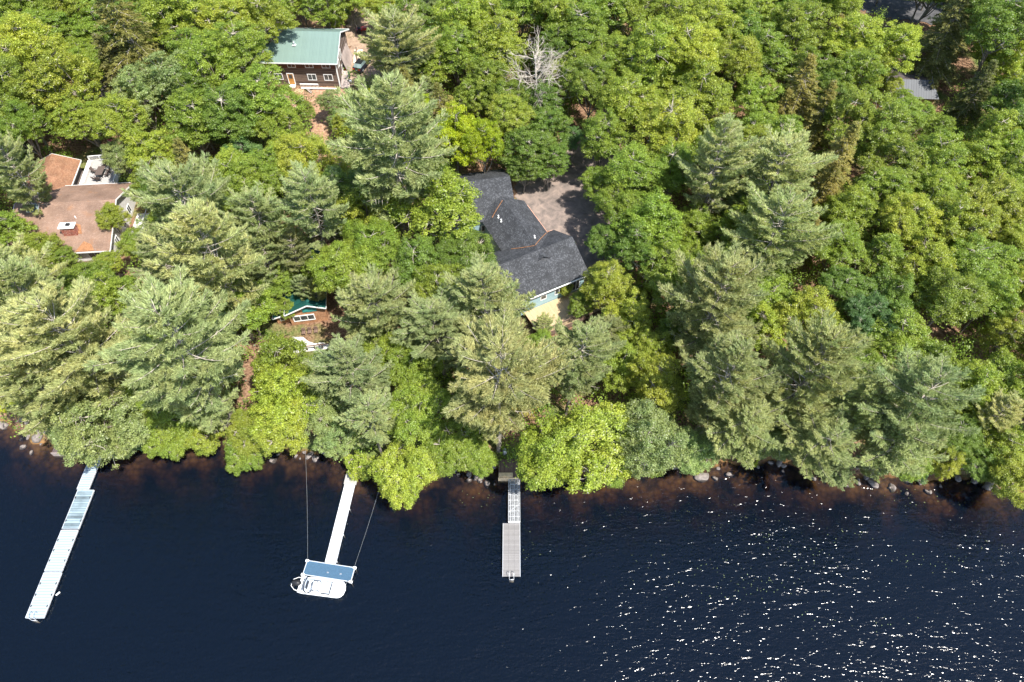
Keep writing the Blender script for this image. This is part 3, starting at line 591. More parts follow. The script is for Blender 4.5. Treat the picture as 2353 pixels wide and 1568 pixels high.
rail(-.9, 6.0, 3.2, 6.0); rail(4.5, 6.0, 4.5, -.8); mb.build('railing', M['white'], D_)
mb = MB(); dk.bx(mb, -.6, -.35, .2, 5.2, 5.3, 5.75); place(mb, 'storage_bench', M['whitesiding'], tuple(dk.p(-.5, 2.7, 5.3)), 'long white bench against the parapet of the rear deck', 'bench')
# table and chairs
tb = dk.p(1.7, 2.35, 5.3)
tt = empty('patio_table', tb, 'dark rectangular patio table in the middle of the pale rear deck', 'table')
tf = Fr(tb.x, tb.y, 4)
mb = MB(); tf.bx(mb, -.55, .55, -1.05, 1.05, 6.0, 6.06); mb.build('table_top', M['wicker'], tt)
for a, b_ in ((-.45, -.95), (.45, -.95), (-.45, .95), (.45, .95)): mb = MB(); tf.bx(mb, a-.03, a+.03, b_-.03, b_+.03, 5.3, 6.0); mb.build('leg', M['black'], tt)
def chair(cx, cy, ang, label):
    q = tf.p(cx, cy, 5.3); e = empty('patio_chair', q, label, 'chair', 'chairs round the patio table'); f_ = Fr(q.x, q.y, ang)
    mb = MB(); f_.bx(mb, -.27, .27, -.27, .27, 5.72, 5.78); mb.build('seat', M['wicker'], e)
    mb = MB(); mb.slab([f_.p(-.27, -.30, 5.78), f_.p(.27, -.30, 5.78), f_.p(.27, -.48, 6.35), f_.p(-.27, -.48, 6.35)], .05); mb.build('backrest', M['wicker'], e)
    for a in (-.28, .28):
        mb = MB(); f_.bx(mb, a-.025, a+.025, -.3, .28, 5.93, 5.97); mb.build('armrest', M['black'], e)
        for c in (-.26, .26): mb = MB(); f_.bx(mb, a-.02, a+.02, c-.02, c+.02, 5.3, 5.93); mb.build('leg', M['black'], e)
for a in [(0, 1.75, 165, 'wicker chair at the far end of the patio table'), (-1.15, .35, -105, 'wicker chair on the left side of the patio table, turned outward'), (1.05, .35, 95, 'wicker chair pushed in on the right long side, farther from the main roof'),
          (1.05, -.6, 85, 'wicker chair on the right long side nearer the main roof ridge'), (.1, -1.6, 10, 'wicker chair at the near end of the patio table'), (-.45, -1.5, -20, 'second wicker chair squeezed in at the near end, left')]: chair(*a)
# flag on short pole beyond the deck
fp = GP(-65.6, 92.6); e = empty('flag', fp, 'small striped flag on a white pole beyond the rear deck', 'flag')
mb = MB(); mb.tube([fp, fp+Vector((-.6, .8, 2.4))], .035, 6); mb.build('pole', M['white'], e)
mb = MB(); f0 = fp+Vector((-.5, .7, 2.1))
for k in range(6): mb.slab([f0+Vector((0, -.02*k, -.09*k)), f0+Vector((.9, -.1-.02*k, -.09*k-.2)), f0+Vector((.9, -.08-.02*k, -.09*k-.12)), f0+Vector((0, -.02*k, -.09*k+.08))], .01)
mb.build('cloth', simple('striped_cloth', (.45, .12, .16), .8, var=.6, scale=9), e)
drape('front_patio', [(-62.3, 65.3), (-62.3, 67.2), (-56.3, 67.2), (-56.3, 65.3)], M['dirt'], off=.08, step=.5)

# ------------------------------------------------------------------ charcoal shingled house
f3 = Fr(10.0, 63.9, 28); zc = 3.9
CH = empty('house', f3.p(-6, 6, 4.1), 'angled charcoal shingled house with pale blue siding by the gravel drive', 'house', 'houses in the woods')
gable(f3, CH, -11.6, 0, 0, 8.7, 3.2, 6.95, 6.95, 4.35, 9.45, M['siding'], M['grey'], .5, .4, .14, trim=None, roof_label='near wing roof')
f2 = Fr(.55, 72.0, 116)   # x runs up-left along the ridge
gable(f2, CH, -8.2, 4.5, -3.3, 3.3, 3.2, 7.3, 7.3, 0, 9.35, M['siding'], M['grey'], .45, .35, .13, rname='middle_roof')
f1 = Fr(-2.4, 73.75, 12)
gable(f1, CH, -6.5, 2.9, .5, 10.6, 3.2, 7.4, 7.4, 5.55, 10.15, M['siding'], M['grey'], .5, .4, .12, rname='left_roof')
for a, b_, c_w, d_w in ((-6.95, -6.0, 4.7, 5.6),): window(f3, CH, a, b_, c_w, d_w, mull=0)
window(f3, CH, -2.4, -.7, 3.95, 5.95, mull=2); window(f3, CH, -4.7, -3.3, 4.6, 5.9, mull=1)
window(f1, CH, -2.1, -1.0, 5.0, 6.2, y=.5)
mb = MB(); f3.bx(mb, .012, .05, -.05, .1, 3.3, 6.8); mb.build('corner_board', M['white'], CH)
# valleys with fallen needles, gutters, vents
def sl3(x, y): return 6.95+(9.45-6.95)*min(y, 8.7-y)/4.35+.26
def strip(pts, wd, m_, name, lab=None, lift=.03):
    mb = MB()
    for k in range(len(pts)-1):
        a, b_ = Vector(pts[k]), Vector(pts[k+1]); d = (b_-a).normalized(); s__ = d.cross(UP).normalized(); 
        mb.box((a+b_)/2+UP*lift, d, s__, (b_-a).length/2+.05, wd/2, .03)
    return mb.build(name, m_, CH, lab)
def surf(x, y):
    """height of the uppermost roof plate of this house"""
    best = -9; P_ = Vector((x, y, 0))
    for fr, x0, x1, y0, y1, ze, yr, zr in ((f3, -12, .4, -.5, 9.2, 6.95, 4.35, 9.45), (f2, -8.5, 4.9, -3.75, 3.75, 7.3, 0, 9.35), (f1, -6.9, 3.3, 0, 11.1, 7.4, 5.55, 10.15)):
        q = P_-fr.o; lx, ly = q.dot(fr.x), q.dot(fr.y)
        if x0 <= lx <= x1 and y0 <= ly <= y1:
            ylo = {id(f3): 0, id(f2): -3.3, id(f1): .5}[id(fr)]; s__ = (zr-ze)/(yr-ylo); best = max(best, zr-s__*abs(ly-yr)+.25)
    return best
def cl_(px, py, z): 
    u, v = (1350+px/3.267)/1.275, (450+py/3.267)/1.275
    x, y = W(u, v, z)
    for _ in range(6):
        z = surf(x, y)
        if z < 0: z = 7.5
        x, y = W(u, v, z)
    return Vector((x, y, z))
for lab, pp in (('l', [(398, 452), (345, 535), (302, 612)]), ('m', [(485, 915), (590, 903), (700, 884)]), ('r', [(715, 878), (765, 815), (840, 742)])):
    pts = [cl_(*pp[k], 8) for k in range(len(pp))]; fine = []
    for k in range(len(pts)-1):
        for t in range(6):
            q = pts[k].lerp(pts[k+1], t/6); q.z = surf(q.x, q.y) if surf(q.x, q.y) > 0 else q.z; fine.append(q)
    fine.append(pts[-1]); strip(fine, .085, M['litter'], 'needle_litter', 'line of orange pine needles in a roof valley')
for fr_g, xa, xb, yy, ze in ((f2, -2.4, 3.9, -3.3-.5, 7.3-.28), (f3, -3.0, .3, 8.7+.55, 6.95-.25)):
    mb = MB(); fr_g.bx(mb, xa, xb, yy-.07, yy+.07, ze, ze+.12); mb.build('gutter', M['copper'], CH)
mb = MB(); f3.bx(mb, -12, .45, -.64, -.52, 6.6, 6.74); mb.build('gutter', M['white'], CH)
for px, py in ((360, 612), (387, 650), (705, 805)):
    q = cl_(px, py, 8.5); mb = MB(); mb.cyl(q-UP*.1, .09, .5, 10); mb.cyl(q-UP*.12, .2, .16, 10, .12); mb.build('vent_pipe', M['white'], CH)
# front deck with rail
mb = MB(); f3.bx(mb, -9.5, .6, -4.6, -.06, 3.55, 3.72); dd = mb.build('deck', M['decksand'], CH)
mb = MB()
for k in range(46): f3.bx(mb, -9.4+k*.215, -9.36+k*.215, -4.58, -4.54, 3.72, 4.6)
f3.bx(mb, -9.5, .6, -4.62, -4.5, 4.6, 4.66)
mb.build('railing', M['deckbrown'], dd)
mb = MB(); f3.bx(mb, -9.5, .6, -4.7, -4.62, 2.9, 3.7); mb.build('skirt_board', M['deckbrown'], dd)
drape('side_lawn', [(-5.5, 68.0), (-5.5, 73.6), (-2.9, 73.8), (-.9, 69), (-1.5, 66)], M['dirt'], off=.08, step=.5)

# ------------------------------------------------------------------ cottage with dark green roof
k_ = Fr(-27.3, 58.6, 0)
KH = empty('cottage', (-28, 64, Tz(-28, 64)), 'cedar shingled cottage with dark green roof nearly hidden under pines', 'cottage', 'houses in the woods')
kf = Fr(-27.3, 58.6, 99)   # ridge axis runs inland
gable(kf, KH, 0, 10.0, -2.0, 2.9, 1.2, 5.65, 5.15, 0, 6.45, M['cedar'], M['tindark'], .35, .5, .12, trim=M['white'])
# lower side wing
gable(Fr(-29.9, 58.8, 99), KH, 0, 9.5, -.1, 2.3, 1.0, 4.6, 3.95, .05, 4.62, M['cedar'], M['tindark'], .3, .45, .1, trim=M['white'], rname='side_roof')
kw = Fr(-27.3, 58.6, 9)
window(kw, KH, -2.45, .45, 3.15, 4.3, y=-.02, mull=2, fw=.12); window(kw, KH, -4.35, -3.75, 2.95, 4.0, y=.6, mull=0)
mb = MB(); kw.bx(mb, -.9, 1.0, -.09, -.02, 4.9, 5.6); mb.build('gable_window', M['teal'], KH)
mb = MB(); kw.bx(mb, -2.9, 2.4, -4.6, -.03, 2.05, 2.2); dd = mb.build('deck', M['whitesiding'], KH)
mb = MB()
for k in range(6): kw.bx(mb, -2.8+k*1.0, -2.7+k*1.0, -4.55, -4.45, 2.2, 3.1)
kw.bx(mb, -2.9, 2.4, -4.6, -4.42, 3.1, 3.16); mb.build('railing', M['deckbrown'], dd)
mb = MB(); kw.bx(mb, -.9, -.5, 5.5, 6.1, 5.6, 7.2); mb.build('chimney', M['brick'], KH)
for k, lx in enumerate((-1.3, -.5, .35)):
    q = kw.p(lx, -1.7, 2.2); mb = MB(); mb.box(q+UP*.45, kw.x, kw.y, .25, .25, .04); mb.box(q+Vector((0, .25, .75)), kw.x, kw.y, .25, .04, .35)
    for a in (-.2, .2):
        for c in (-.2, .2): mb.box(q+Vector((a, c, .22)), kw.x, kw.y, .025, .025, .22)
    place(mb, 'deck_chair', M['deckbrown'], tuple(q), ['brown deck chair farthest left on the cottage deck', 'brown deck chair in the middle of the cottage deck', 'brown deck chair farthest right on the cottage deck'][k], 'chair', 'chairs on the cottage deck')
# retaining steps right of cottage
st = Fr(-22.5, 53.6, -4)
for k, lab in enumerate(('lower pale timber landing to the right of the cottage deck', 'upper pale timber landing to the right of the cottage deck')):
    mb = MB(); st.bx(mb, -1.8+k*.3, 2.2, k*1.7, k*1.7+1.3, 1.55+k*.35, 1.7+k*.35)
    for a in (-1.6, 0.2, 2.0): st.bx(mb, a-.05+k*.1, a+.05+k*.1, k*1.7-.02, k*1.7+.1, .6, 1.55+k*.35)
    place(mb, 'landing', M['deckgrey'], tuple(st.p(0, k*1.7, 1)), lab, 'landing', 'timber landings')

# ------------------------------------------------------------------ metal roofed shed, top right
sf = Fr(71.6, 101.2, -3)
SHD = empty('shed', sf.p(-7, 3, Tz(66, 104)), 'grey metal roofed building half hidden by trees at the upper right', 'shed', 'houses in the woods')
mb = MB(); sf.bx(mb, -15, -.4, .5, 7.2, 5.0, 8.9); mb.build('wall', M['cedar'], SHD)
mb = MB(); mb.slab([sf.p(-15.6, 0, 9.0), sf.p(0, 0, 9.0), sf.p(-1.1, 2.6, 10.9), sf.p(-15.0, 2.6, 10.9)], .12); mb.build('roof', M['tingrey'], SHD)
mb = MB(); mb.slab([sf.p(-1.1, 2.62, 10.88), sf.p(-3.2, 8.4, 9.7), sf.p(-15.6, 8.4, 9.7), sf.p(-15.0, 2.62, 10.88)], .12); mb.build('back_roof', simple('tar_paper', (.08, .065, .06), .9, var=.3), SHD, 'flatter dark tar paper roof behind')
mb = MB(); sf.bx(mb, -13, -1.5, -3.5, .4, 5.6, 5.75); mb.build('deck', M['deckbrown'], SHD)
window(sf, SHD, -9, -7, 7.0, 8.3, y=.5); window(sf, SHD, -5, -3, 7.0, 8.3, y=.5)

# ------------------------------------------------------------------ grill and lumber on the upper left pad
gp = GP(-69.9, 112.9, .06); e = empty('barbecue', gp, 'black barbecue grill at the back of the grey gravel pad, upper left', 'grill')
mb = MB(); mb.bx(gp.x-.75, gp.x+.75, gp.y-.3, gp.y+.3, gp.z+.75, gp.z+.85); mb.bx(gp.x-.4, gp.x+.4, gp.y-.28, gp.y+.28, gp.z+.1, gp.z+.74); mb.build('cabinet', M['black'], e)
mb = MB(); mb.tube([(gp.x-.4, gp.y, gp.z+.95), (gp.x+.4, gp.y, gp.z+.95)], .27, 12); mb.build('lid', M['steel'], e)
mb = MB(); mb.tube([(gp.x-.3, gp.y-.3, gp.z+.98), (gp.x+.3, gp.y-.3, gp.z+.98)], .02, 6); mb.build('handle', M['white'], e)
for x_ in (-.35, .35): mb = MB(); mb.tube([(gp.x+x_, gp.y-.25, gp.z+.08), (gp.x+x_+.04, gp.y-.25, gp.z+.08)], .08, 10); mb.build('wheel', M['rubber'], e)
board_stack('lumber', (GP(-73.6, 113.6, .1), GP(-70.8, 113.1, .1)), M['timber'], 'upper bundle of yellow lumber left of the barbecue', 'lumber', .12, .08, 5, 'lumber by the barbecue')
board_stack('lumber', (GP(-73.0, 112.5, .1), GP(-70.5, 111.9, .1)), M['timber'], 'lower bundle of yellow lumber at the edge of the gravel pad', 'lumber', .12, .08, 3, 'lumber by the barbecue')

# ------------------------------------------------------------------ docks
def dock_section(fr, par, x0, x1, y0, y1, z, m_, name='dock_section', edge=True):
    """deck plate running along y with side rails and floats or legs below"""
    mb = MB(); mb.slab([fr.p(x0+.06, y0, z), fr.p(x1-.06, y0, z), fr.p(x1-.06, y1, z), fr.p(x0+.06, y1, z)], .09); s_ = mb.build(name, m_, par)
    mb = MB()
    for xa in ((x0, x0+.058), (x1-.058, x1)): fr.bx(mb, xa[0], xa[1], y0, y1, z-.16, z+.03)
    fr.bx(mb, x0+.06, x1-.06, y0-.03, y0-.003, z-.16, z+.01); fr.bx(mb, x0+.06, x1-.06, y1+.003, y1+.03, z-.16, z+.01); mb.build('edge_rail', M['alu'], s_)
    return s_
def floats(fr, par, x0, x1, y0, y1, z, n_=2):
    for k in range(n_):
        mb = MB(); yc = y0+(y1-y0)*(k+.5)/n_; fr.bx(mb, x0+.12, x1-.12, yc-.6, yc+.6, -.25, z-.1); mb.build('float', M['black'], par)
def ladder(fr, par, xc, y, z):
    mb = MB()
    for s__ in (-.25, .25):
        mb.tube([fr.p(xc+s__, y+.5, z), fr.p(xc+s__, y+.45, z+.55), fr.p(xc+s__, y+.15, z+.75), fr.p(xc+s__, y-.12, z+.5), fr.p(xc+s__, y-.2, -.9)], .028, 7)
    for zz in (-.7, -.4, -.1, .2): mb.tube([fr.p(xc-.25, y-.2, zz), fr.p(xc+.25, y-.2, zz)], .03, 6)
    mb.build('ladder', M['alu'], par)
def cleat(fr, par, x, y, z):
    mb = MB(); fr.bx(mb, x-.05, x+.05, y-.12, y+.12, z+.015, z+.07); mb.build('cleat', M['rubber'], par)
d1 = Fr(0, 0, 0)
DK = empty('dock', (-50.7, 39.5, 0), 'long white sectioned dock at the left, ramp and three wide floats', 'dock', 'docks')
dock_section(d1, DK, -51.87, -50.42, 34.85, 39.5, .42, M['dockwhite'], 'ramp')
for (x0, x1, y0, y1, mt) in ((-51.72, -49.75, 29.98, 34.75, 'dockworn'), (-51.72, -49.77, 25.1, 29.8, 'dockwhite'), (-51.7, -49.72, 20.15, 24.95, 'dockwhite')):
    s_ = dock_section(d1, DK, x0, x1, y0, y1, .4, M[mt]); floats(d1, s_, x0, x1, y0, y1, .4)
    for a in (x0+.12, x1-.12):
        for c in (.25, .5, .75) if mt == 'dockwhite' else (.2, .8): cleat(d1, s_, a, y0+(y1-y0)*c, .4)
ladder(d1, DK, -50.85, 20.15, .4)
mb = MB(); mb.tube([(-49.6, 22.6, .05), (-49.3, 22.95, .08)], .09, 8); place(mb, 'mooring_fender', M['white'], (-49.5, 22.7, .0), 'small white fender floating beside the outer float of the left dock', 'fender')
mb = MB(); mb.bx(-56.6, -50.2, 39.55, 41.2, .55, .72)
LW = empty('landing', (-53, 40.3, 0), 'dark timber landing at the shore end of the left dock', 'landing', 'timber landings'); mb.build('deck', M['deckdark'], LW)
mb = MB(); mb.bx(-56.7, -50.1, 39.46, 39.54, -.4, .74); mb.build('face_board', M['ply'], LW)
# boat dock: three white panels, slightly turned
d2 = Fr(-19.5, 35.35, 4.6)
D2 = empty('dock', (-19.5, 35.3, 0), 'narrow bright white dock of three panels leading to the blue platform', 'dock', 'docks')
d2a = Fr(-20.2, 25.95, -4.9)  # frame with y pointing up the dock
for (y0, y1) in ((.05, 3.08), (3.14, 6.2), (6.27, 9.45)):
    s_ = dock_section(d2a, D2, -.63, .63, y0, y1, .5, M['dockbright'])
    mb = MB()
    for a in (-.6, .6): mb.tube([d2a.p(a, y0+.3, -1.5), d2a.p(a, y0+.3, .47)], .04, 6)
    mb.build('leg', M['alu'], s_)
mb = MB(); d2a.bx(mb, -.75, .75, 9.5, 11.2, .4, .55); place(mb, 'landing', M['deckgrey'], tuple(d2a.p(0, 10.3, .4)), 'small grey timber landing at the shore end of the boat dock', 'landing', 'timber landings')
# blue platform
pl = Fr(-23.08, 24.72, -8.4)
PB = empty('swim_platform', pl.p(2.7, .8, 0), 'dark blue carpeted platform across the end of the boat dock', 'platform')
mb = MB(); mb.slab([pl.p(.08, .05, .47), pl.p(5.45, .05, .47), pl.p(5.45, 1.52, .47), pl.p(.08, 1.52, .47)], .08); dk_ = mb.build('deck', M['bluedeck'], PB)
mb = MB(); pl.bx(mb, 0, 5.53, -.03, .045, .34, .52); pl.bx(mb, 0, 5.53, 1.525, 1.6, .34, .52); pl.bx(mb, 0, .075, .05, 1.52, .34, .515); pl.bx(mb, 5.455, 5.53, .05, 1.52, .34, .515); mb.build('frame', M['alu'], PB)
for a, c in ((0, 0), (5.45, 0), (0, 1.55), (5.45, 1.55)):
    mb = MB(); pl.bx(mb, a-.14, a+.2, c-.12, c+.12, .3, .54); cb = mb.build('corner_bracket', M['white'], PB)
    mb = MB(); q = pl.p(a+.03, c, 0); mb.tube([q-UP*2.5, q+UP*.75], .045, 8); mb.build('post', M['alu'], cb)
for a, c in ((2.7, .6), (4.15, .65)):
    mb = MB(); q = pl.p(a, c, .475); mb.box(q+UP*.03, pl.x, pl.y, .11, .07, .03); mb.tube([q+UP*.05-pl.x*.1, q+UP*.1, q+UP*.05+pl.x*.1], .025, 6); mb.build('cleat', M['steel'], PB)
# mooring lines
for k, (a, c, lab) in enumerate((((-25.45, 40.0, .9), pl.p(.1, 1.55, .6), 'left mooring line from the shore to the blue platform'), ((-15.2, 37.6, 1.2), pl.p(5.45, 1.55, .6), 'right mooring line from the shore to the blue platform'))):
    a = Vector(a); pts = [a.lerp(c, t/12)-UP*.35*math.sin(PI*t/12) for t in range(13)]; mb = MB(); mb.tube(pts, .012, 5); place(mb, 'mooring_line', M['rope'], tuple(c), lab, 'rope', 'mooring lines')
# ---- boat
bt = Fr(-23.15, 23.62, -7.2)
BT = empty('motorboat', bt.p(2.5, 0, 0), 'white open motorboat with black outboard moored along the blue platform', 'boat')
def outline(s_, n_=30):
    """half beam along the length 0..5.1: square stern, full rounded bow"""
    L = 5.1; out_ = []
    for k in range(n_):
        t = k/(n_-1); x = L*t; hb = .90 if t < .74 else .90*math.sqrt(max(0, 1-((t-.74)/.26)**2.6))
        if t < .08: hb = .83+.07*t/.08
        out_.append((x, hb*s_))
    return out_
NB = 30; xs = [.0+5.1*(1-(1-k/(NB-1))**1.25) for k in range(NB)]
def hb(x): 
    t = x/5.1
    if t < .08: return .84+.06*t/.08
    return .90 if t < .80 else .90*max(0.0, 1-((t-.80)/.20)**3.0)**.5
def ring(scale, z, inset=0, x0=0.0, x1=5.1):
    pts = []
    for x in xs:
        xx = x0+(x1-x0)*x/5.1; h = max(0, hb(x)*scale-inset); pts.append((xx, h))
    return [bt.p(x, -h, z) for x, h in pts]+[bt.p(x, h, z) for x, h in reversed(pts)]
def loft_r(mb, A, B, sm=True):
    k = len(A)
    for j in range(k): mb.poly([A[j], A[(j+1) % k], B[(j+1) % k], B[j]], smooth=sm)
mb = MB(); rA = ring(.72, -.22, x1=4.5); rB = ring(.95, .15, x1=4.95); rC = ring(1, .62)
loft_r(mb, rA, rB); loft_r(mb, rB, rC); mb.poly(list(reversed(rA))); hull = mb.build('hull', M['gel'], BT)
mb = MB(); gO = ring(1.02, .63, x0=-.03, x1=5.13); gI = ring(1, .64, .17, .28, 4.88); gO2 = ring(1.02, .57, x0=-.03, x1=5.13); loft_r(mb, gO, gI, False); loft_r(mb, gO2, gO, False); mb.build('gunwale', M['gel'], BT)
mb = MB(); fI = ring(1, .22, .2, .3, 4.85); loft_r(mb, gI, fI); mb.poly(fI); mb.build('cockpit_liner', M['bench'], BT)
mb = MB(); fz = .60
fd = [(3.55, -.70), (4.0, -.70), (4.35, -.6), (4.65, -.38), (4.78, 0), (4.65, .38), (4.35, .6), (4.0, .70), (3.55, .70)]
mb.slab([bt.p(x, y, fz) for x, y in fd], .1); fdk = mb.build('foredeck', M['gel'], BT)
mb = MB(); bt.bx(mb, 3.50, 3.545, -.68, .68, .24, .61); bt.bx(mb, 2.6, 3.45, -.70, -.64, .45, .66); mb.build('trim_line', M['black'], BT)
mb = MB(); bt.bx(mb, 2.35, 3.35, -.30, .30, .23, .5); bt.bx(mb, 2.3, 3.4, -.34, .34, .5, .58); mb.build('seat', M['bench'], BT)
mb = MB(); bt.bx(mb, 1.55, 1.95, -.42, .42, .23, .85); cs = mb.build('console', M['gel'], BT)
mb = MB(); mb.slab([bt.p(1.9, -.42, .85), bt.p(1.9, .42, .85), bt.p(2.08, .42, 1.15), bt.p(2.08, -.42, 1.15)], .03); mb.build('windscreen', M['glass'], cs)
mb = MB(); q = bt.p(1.5, .1, .82); mb.tube([q+bt.y*(.19*math.cos(t))+UP*(.14*math.sin(t))-bt.x*.08*math.sin(t) for t in np.linspace(0, 2*PI, 17)], .03, 6, False); mb.build('steering_wheel', M['black'], cs)
mb = MB(); bt.bx(mb, .95, 1.25, -.45, .45, .23, .55); mb.build('seat', M['bench'], BT); mb = MB(); bt.bx(mb, .88, .95, -.42, .42, .5, .95); mb.build('backrest', M['black'], BT)
mb = MB(); mb.tube([bt.p(.95, -.88, .7), bt.p(.8, -.7, 1.15), bt.p(.72, 0, 1.35), bt.p(.8, .7, 1.15), bt.p(.95, .88, .7)], .06, 8); mb.tube([bt.p(1.0, -.84, .66), bt.p(1.4, -.72, .70), bt.p(1.5, -.5, .70)], .04, 6); mb.build('folded_canopy', M['black'], BT)
mb = MB(); 
for y_ in (-.5, .5): mb = MB(); mb.tube([bt.p(1.6, y_, .25), bt.p(1.6, y_, .95), bt.p(1.95, y_, 1.0), bt.p(2.25, y_, .95), bt.p(2.25, y_, .25)], .03, 6); mb.build('grab_rail', M['black'], BT)
mb = MB(); mb.tube([bt.p(1.1, -.82, .68), bt.p(2.3, -.83, .68), bt.p(3.5, -.8, .68), bt.p(4.2, -.66, .68)], .022, 5); mb.tube([bt.p(.35, -.80, .66), bt.p(.35, .80, .66)], .025, 5); mb.build('rub_strake', M['black'], BT)
# stern: swim rail and outboard
mb = MB(); mb.tube([bt.p(.1, .75, .55), bt.p(-.35, .72, .55), bt.p(-.85, .45, .55), bt.p(-.9, -.25, .55), bt.p(-.45, -.62, .55), bt.p(.1, -.72, .55)], .035, 8); mb.build('stern_rail', M['white'], BT)
om = MB(); om.tube([bt.p(-.75, .02, .85), bt.p(-.62, .02, .95), bt.p(-.15, .02, .98), bt.p(.12, .02, .92), bt.p(.2, .02, .85)], [.12, .28, .33, .27, .1], 12); ob = om.build('outboard', M['black'], BT)
mb = MB(); mb.tube([bt.p(-.45, .02, .75), bt.p(-.55, .02, -.3)], [.1, .08], 8); mb.box(bt.p(-.62, .02, -.25), bt.x, bt.y, .3, .03, .04); mb.build('leg', M['black'], ob)
mb = MB()
for k in range(3):
    t = 2*PI*k/3; mb.tube([bt.p(-.9, .02, -.4), bt.p(-.95, .02+.16*math.cos(t), -.4+.16*math.sin(t))], [.03, .05], 6)
mb.tube([bt.p(-1.05, .02, .45), bt.p(-.8, .02, .5)], [.05, .03], 6); mb.build('propeller', M['steel'], ob)
mb = MB(); mb.tube([bt.p(4.95, .35, .66), pl.p(5.2, .1, .6)], .02, 5); place(mb, 'bow_line', M['rope'], tuple(bt.p(4.95, .35, .66)), 'short rope from the bow of the boat to the blue platform', 'rope')
# ---- centre dock
d3 = Fr(0, 0, 0)
D3 = empty('dock', (0.2, 36, 0), 'grey centre dock with open lattice ramp and planked float', 'dock', 'docks')
x0, x1, y0, y1, z_ = -.4, .92, 30.72, 36.1, .55
mb = MB()
for xa in (x0, x0+(x1-x0)/3, x0+2*(x1-x0)/3, x1): d3.bx(mb, xa-.035, xa+.035, y0, y1, z_-.08, z_+.02)
for k in range(9): d3.bx(mb, x0+.04, x1-.04, y0+(y1-y0)*k/8-.03, y0+(y1-y0)*k/8+.03, z_-.07, z_+.005)
for ya in (31.9, 34.1): mb.box(((x0+x1)/2, ya+.55, z_-.02), (x1-x0, 1.1, 0), (-1.1, x1-x0, 0), .85, .03, .03)
rp_ = mb.build('ramp', M['steelpale'], D3)
mb = MB()
for k in range(60):
    yk = y0+.1+(y1-y0-.2)*k/59; 
    for c in range(3):
        xa = x0+(x1-x0)*c/3+.05; xb = x0+(x1-x0)*(c+1)/3-.05; sgn = 1 if (k+c) % 2 else -1
        mb.box(((xa+xb)/2, yk, z_-.03), (xb-xa, .09*sgn, 0), (-.09*sgn, xb-xa, 0), (xb-xa)/2, .034, .012)
mb.build('lattice', M['steelpale'], rp_)
mb = MB(); d3.bx(mb, x0, x1, 30.62, 30.78, z_-.05, z_+.06); mb.build('hinge_plate', M['white'], rp_)
for k, (xa, xb) in enumerate(((-1.0, -.385), (-.375, .255), (.265, .88))):
    mb = MB(); mb.slab([(xa, 24.5, .45), (xb, 24.5, .45), (xb, 30.6, .45), (xa, 30.6, .45)], .09); s_ = mb.build('deck_panel', M['dockgrey'], D3)
mb = MB(); d3.bx(mb, -1.05, -1.003, 24.5, 30.6, .3, .47); d3.bx(mb, .883, .93, 24.5, 30.6, .3, .47); mb.build('edge_rail', M['alu'], D3); floats(d3, D3, -1, .9, 24.5, 30.6, .4, 3); ladder(d3, D3, -.05, 24.45, .45)
mb = MB(); mb.bx(-1.62, .75, 36.15, 38.6, .62, .8)
LC = empty('landing', (-.5, 37.4, 0), 'brown timber landing at the shore end of the centre dock', 'landing', 'timber landings'); mb.build('deck', M['deckbrown'], LC)
mb = MB(); mb.bx(-1.66, .79, 36.08, 36.14, -.5, .86); mb.build('face_board', M['timber'], LC)
mb = MB(); mb.bx(-1.6, .1, 36.2, 36.75, .8, .95); mb.build('bench', M['timber'], LC)
mb = MB(); mb.tube([(-.9, 39.3, 1.0), (-.9, 39.3, 1.4), (-.9, 39.3, 2.0)], [.28, .26, .2], 12); place(mb, 'barrel', M['steel'], (-.9, 39.3, 1.0), 'small grey drum on the path just above the centre dock landing', 'barrel')
#TREES
# ------------------------------------------------------------------ foliage prototypes (meshes shared by copies)
def unit(a): return a/np.maximum(np.linalg.norm(a, axis=-1, keepdims=True), 1e-9)
def leaf_quads(P_, Nn, Sz, asp=.62):
    k = len(P_); t = unit(np.cross(Nn, rng.normal(size=(k, 3)))); b_ = np.cross(Nn, t); s_ = Sz[:, None]
    fold = Nn*s_*.12
    v = np.stack([P_-t*s_*.5, P_-b_*s_*.5*asp+fold, P_+t*s_*.5, P_+b_*s_*.5*asp+fold], 1).reshape(-1, 3)
    return v, np.arange(4*k).reshape(-1, 4)
def tubes_np(segs, n=5):
    """segs: list of (points, radii)"""
    V_, Q_ = [], []; base = 0
    for pts, rad in segs:
        pts = np.asarray(pts, float); k = len(pts)
        d = np.gradient(pts, axis=0); d = unit(d); ref = np.array([0, 0, 1.]) if abs(d[0][2]) < .9 else np.array([1., 0, 0])
        a = unit(np.cross(d, ref)); b_ = np.cross(d, a); th = np.arange(n)*2*PI/n
        r = np.asarray(rad)[:, None, None]
        ring_ = pts[:, None, :]+(a[:, None, :]*np.cos(th)[None, :, None]+b_[:, None, :]*np.sin(th)[None, :, None])*r
        V_.append(ring_.reshape(-1, 3))
        i = np.arange(k-1)[:, None]*n; j = np.arange(n)[None, :]; j2 = (j+1) % n
        Q_.append(np.stack([base+i+j, base+i+j2, base+i+n+j2, base+i+n+j], -1).reshape(-1, 4)); base += k*n
    return np.concatenate(V_), np.concatenate(Q_)
def curve(a, b, bend=.12, k=4):
    a = np.asarray(a, float); b = np.asarray(b, float); t = np.linspace(0, 1, k)[:, None]; L = np.linalg.norm(b-a)
    off = rng.normal(size=3)*bend*L; off[2] *= .5
    return a+(b-a)*t+off*np.sin(PI*t)+rng.normal(size=(k, 3))*bend*.25*L*np.sin(PI*t)
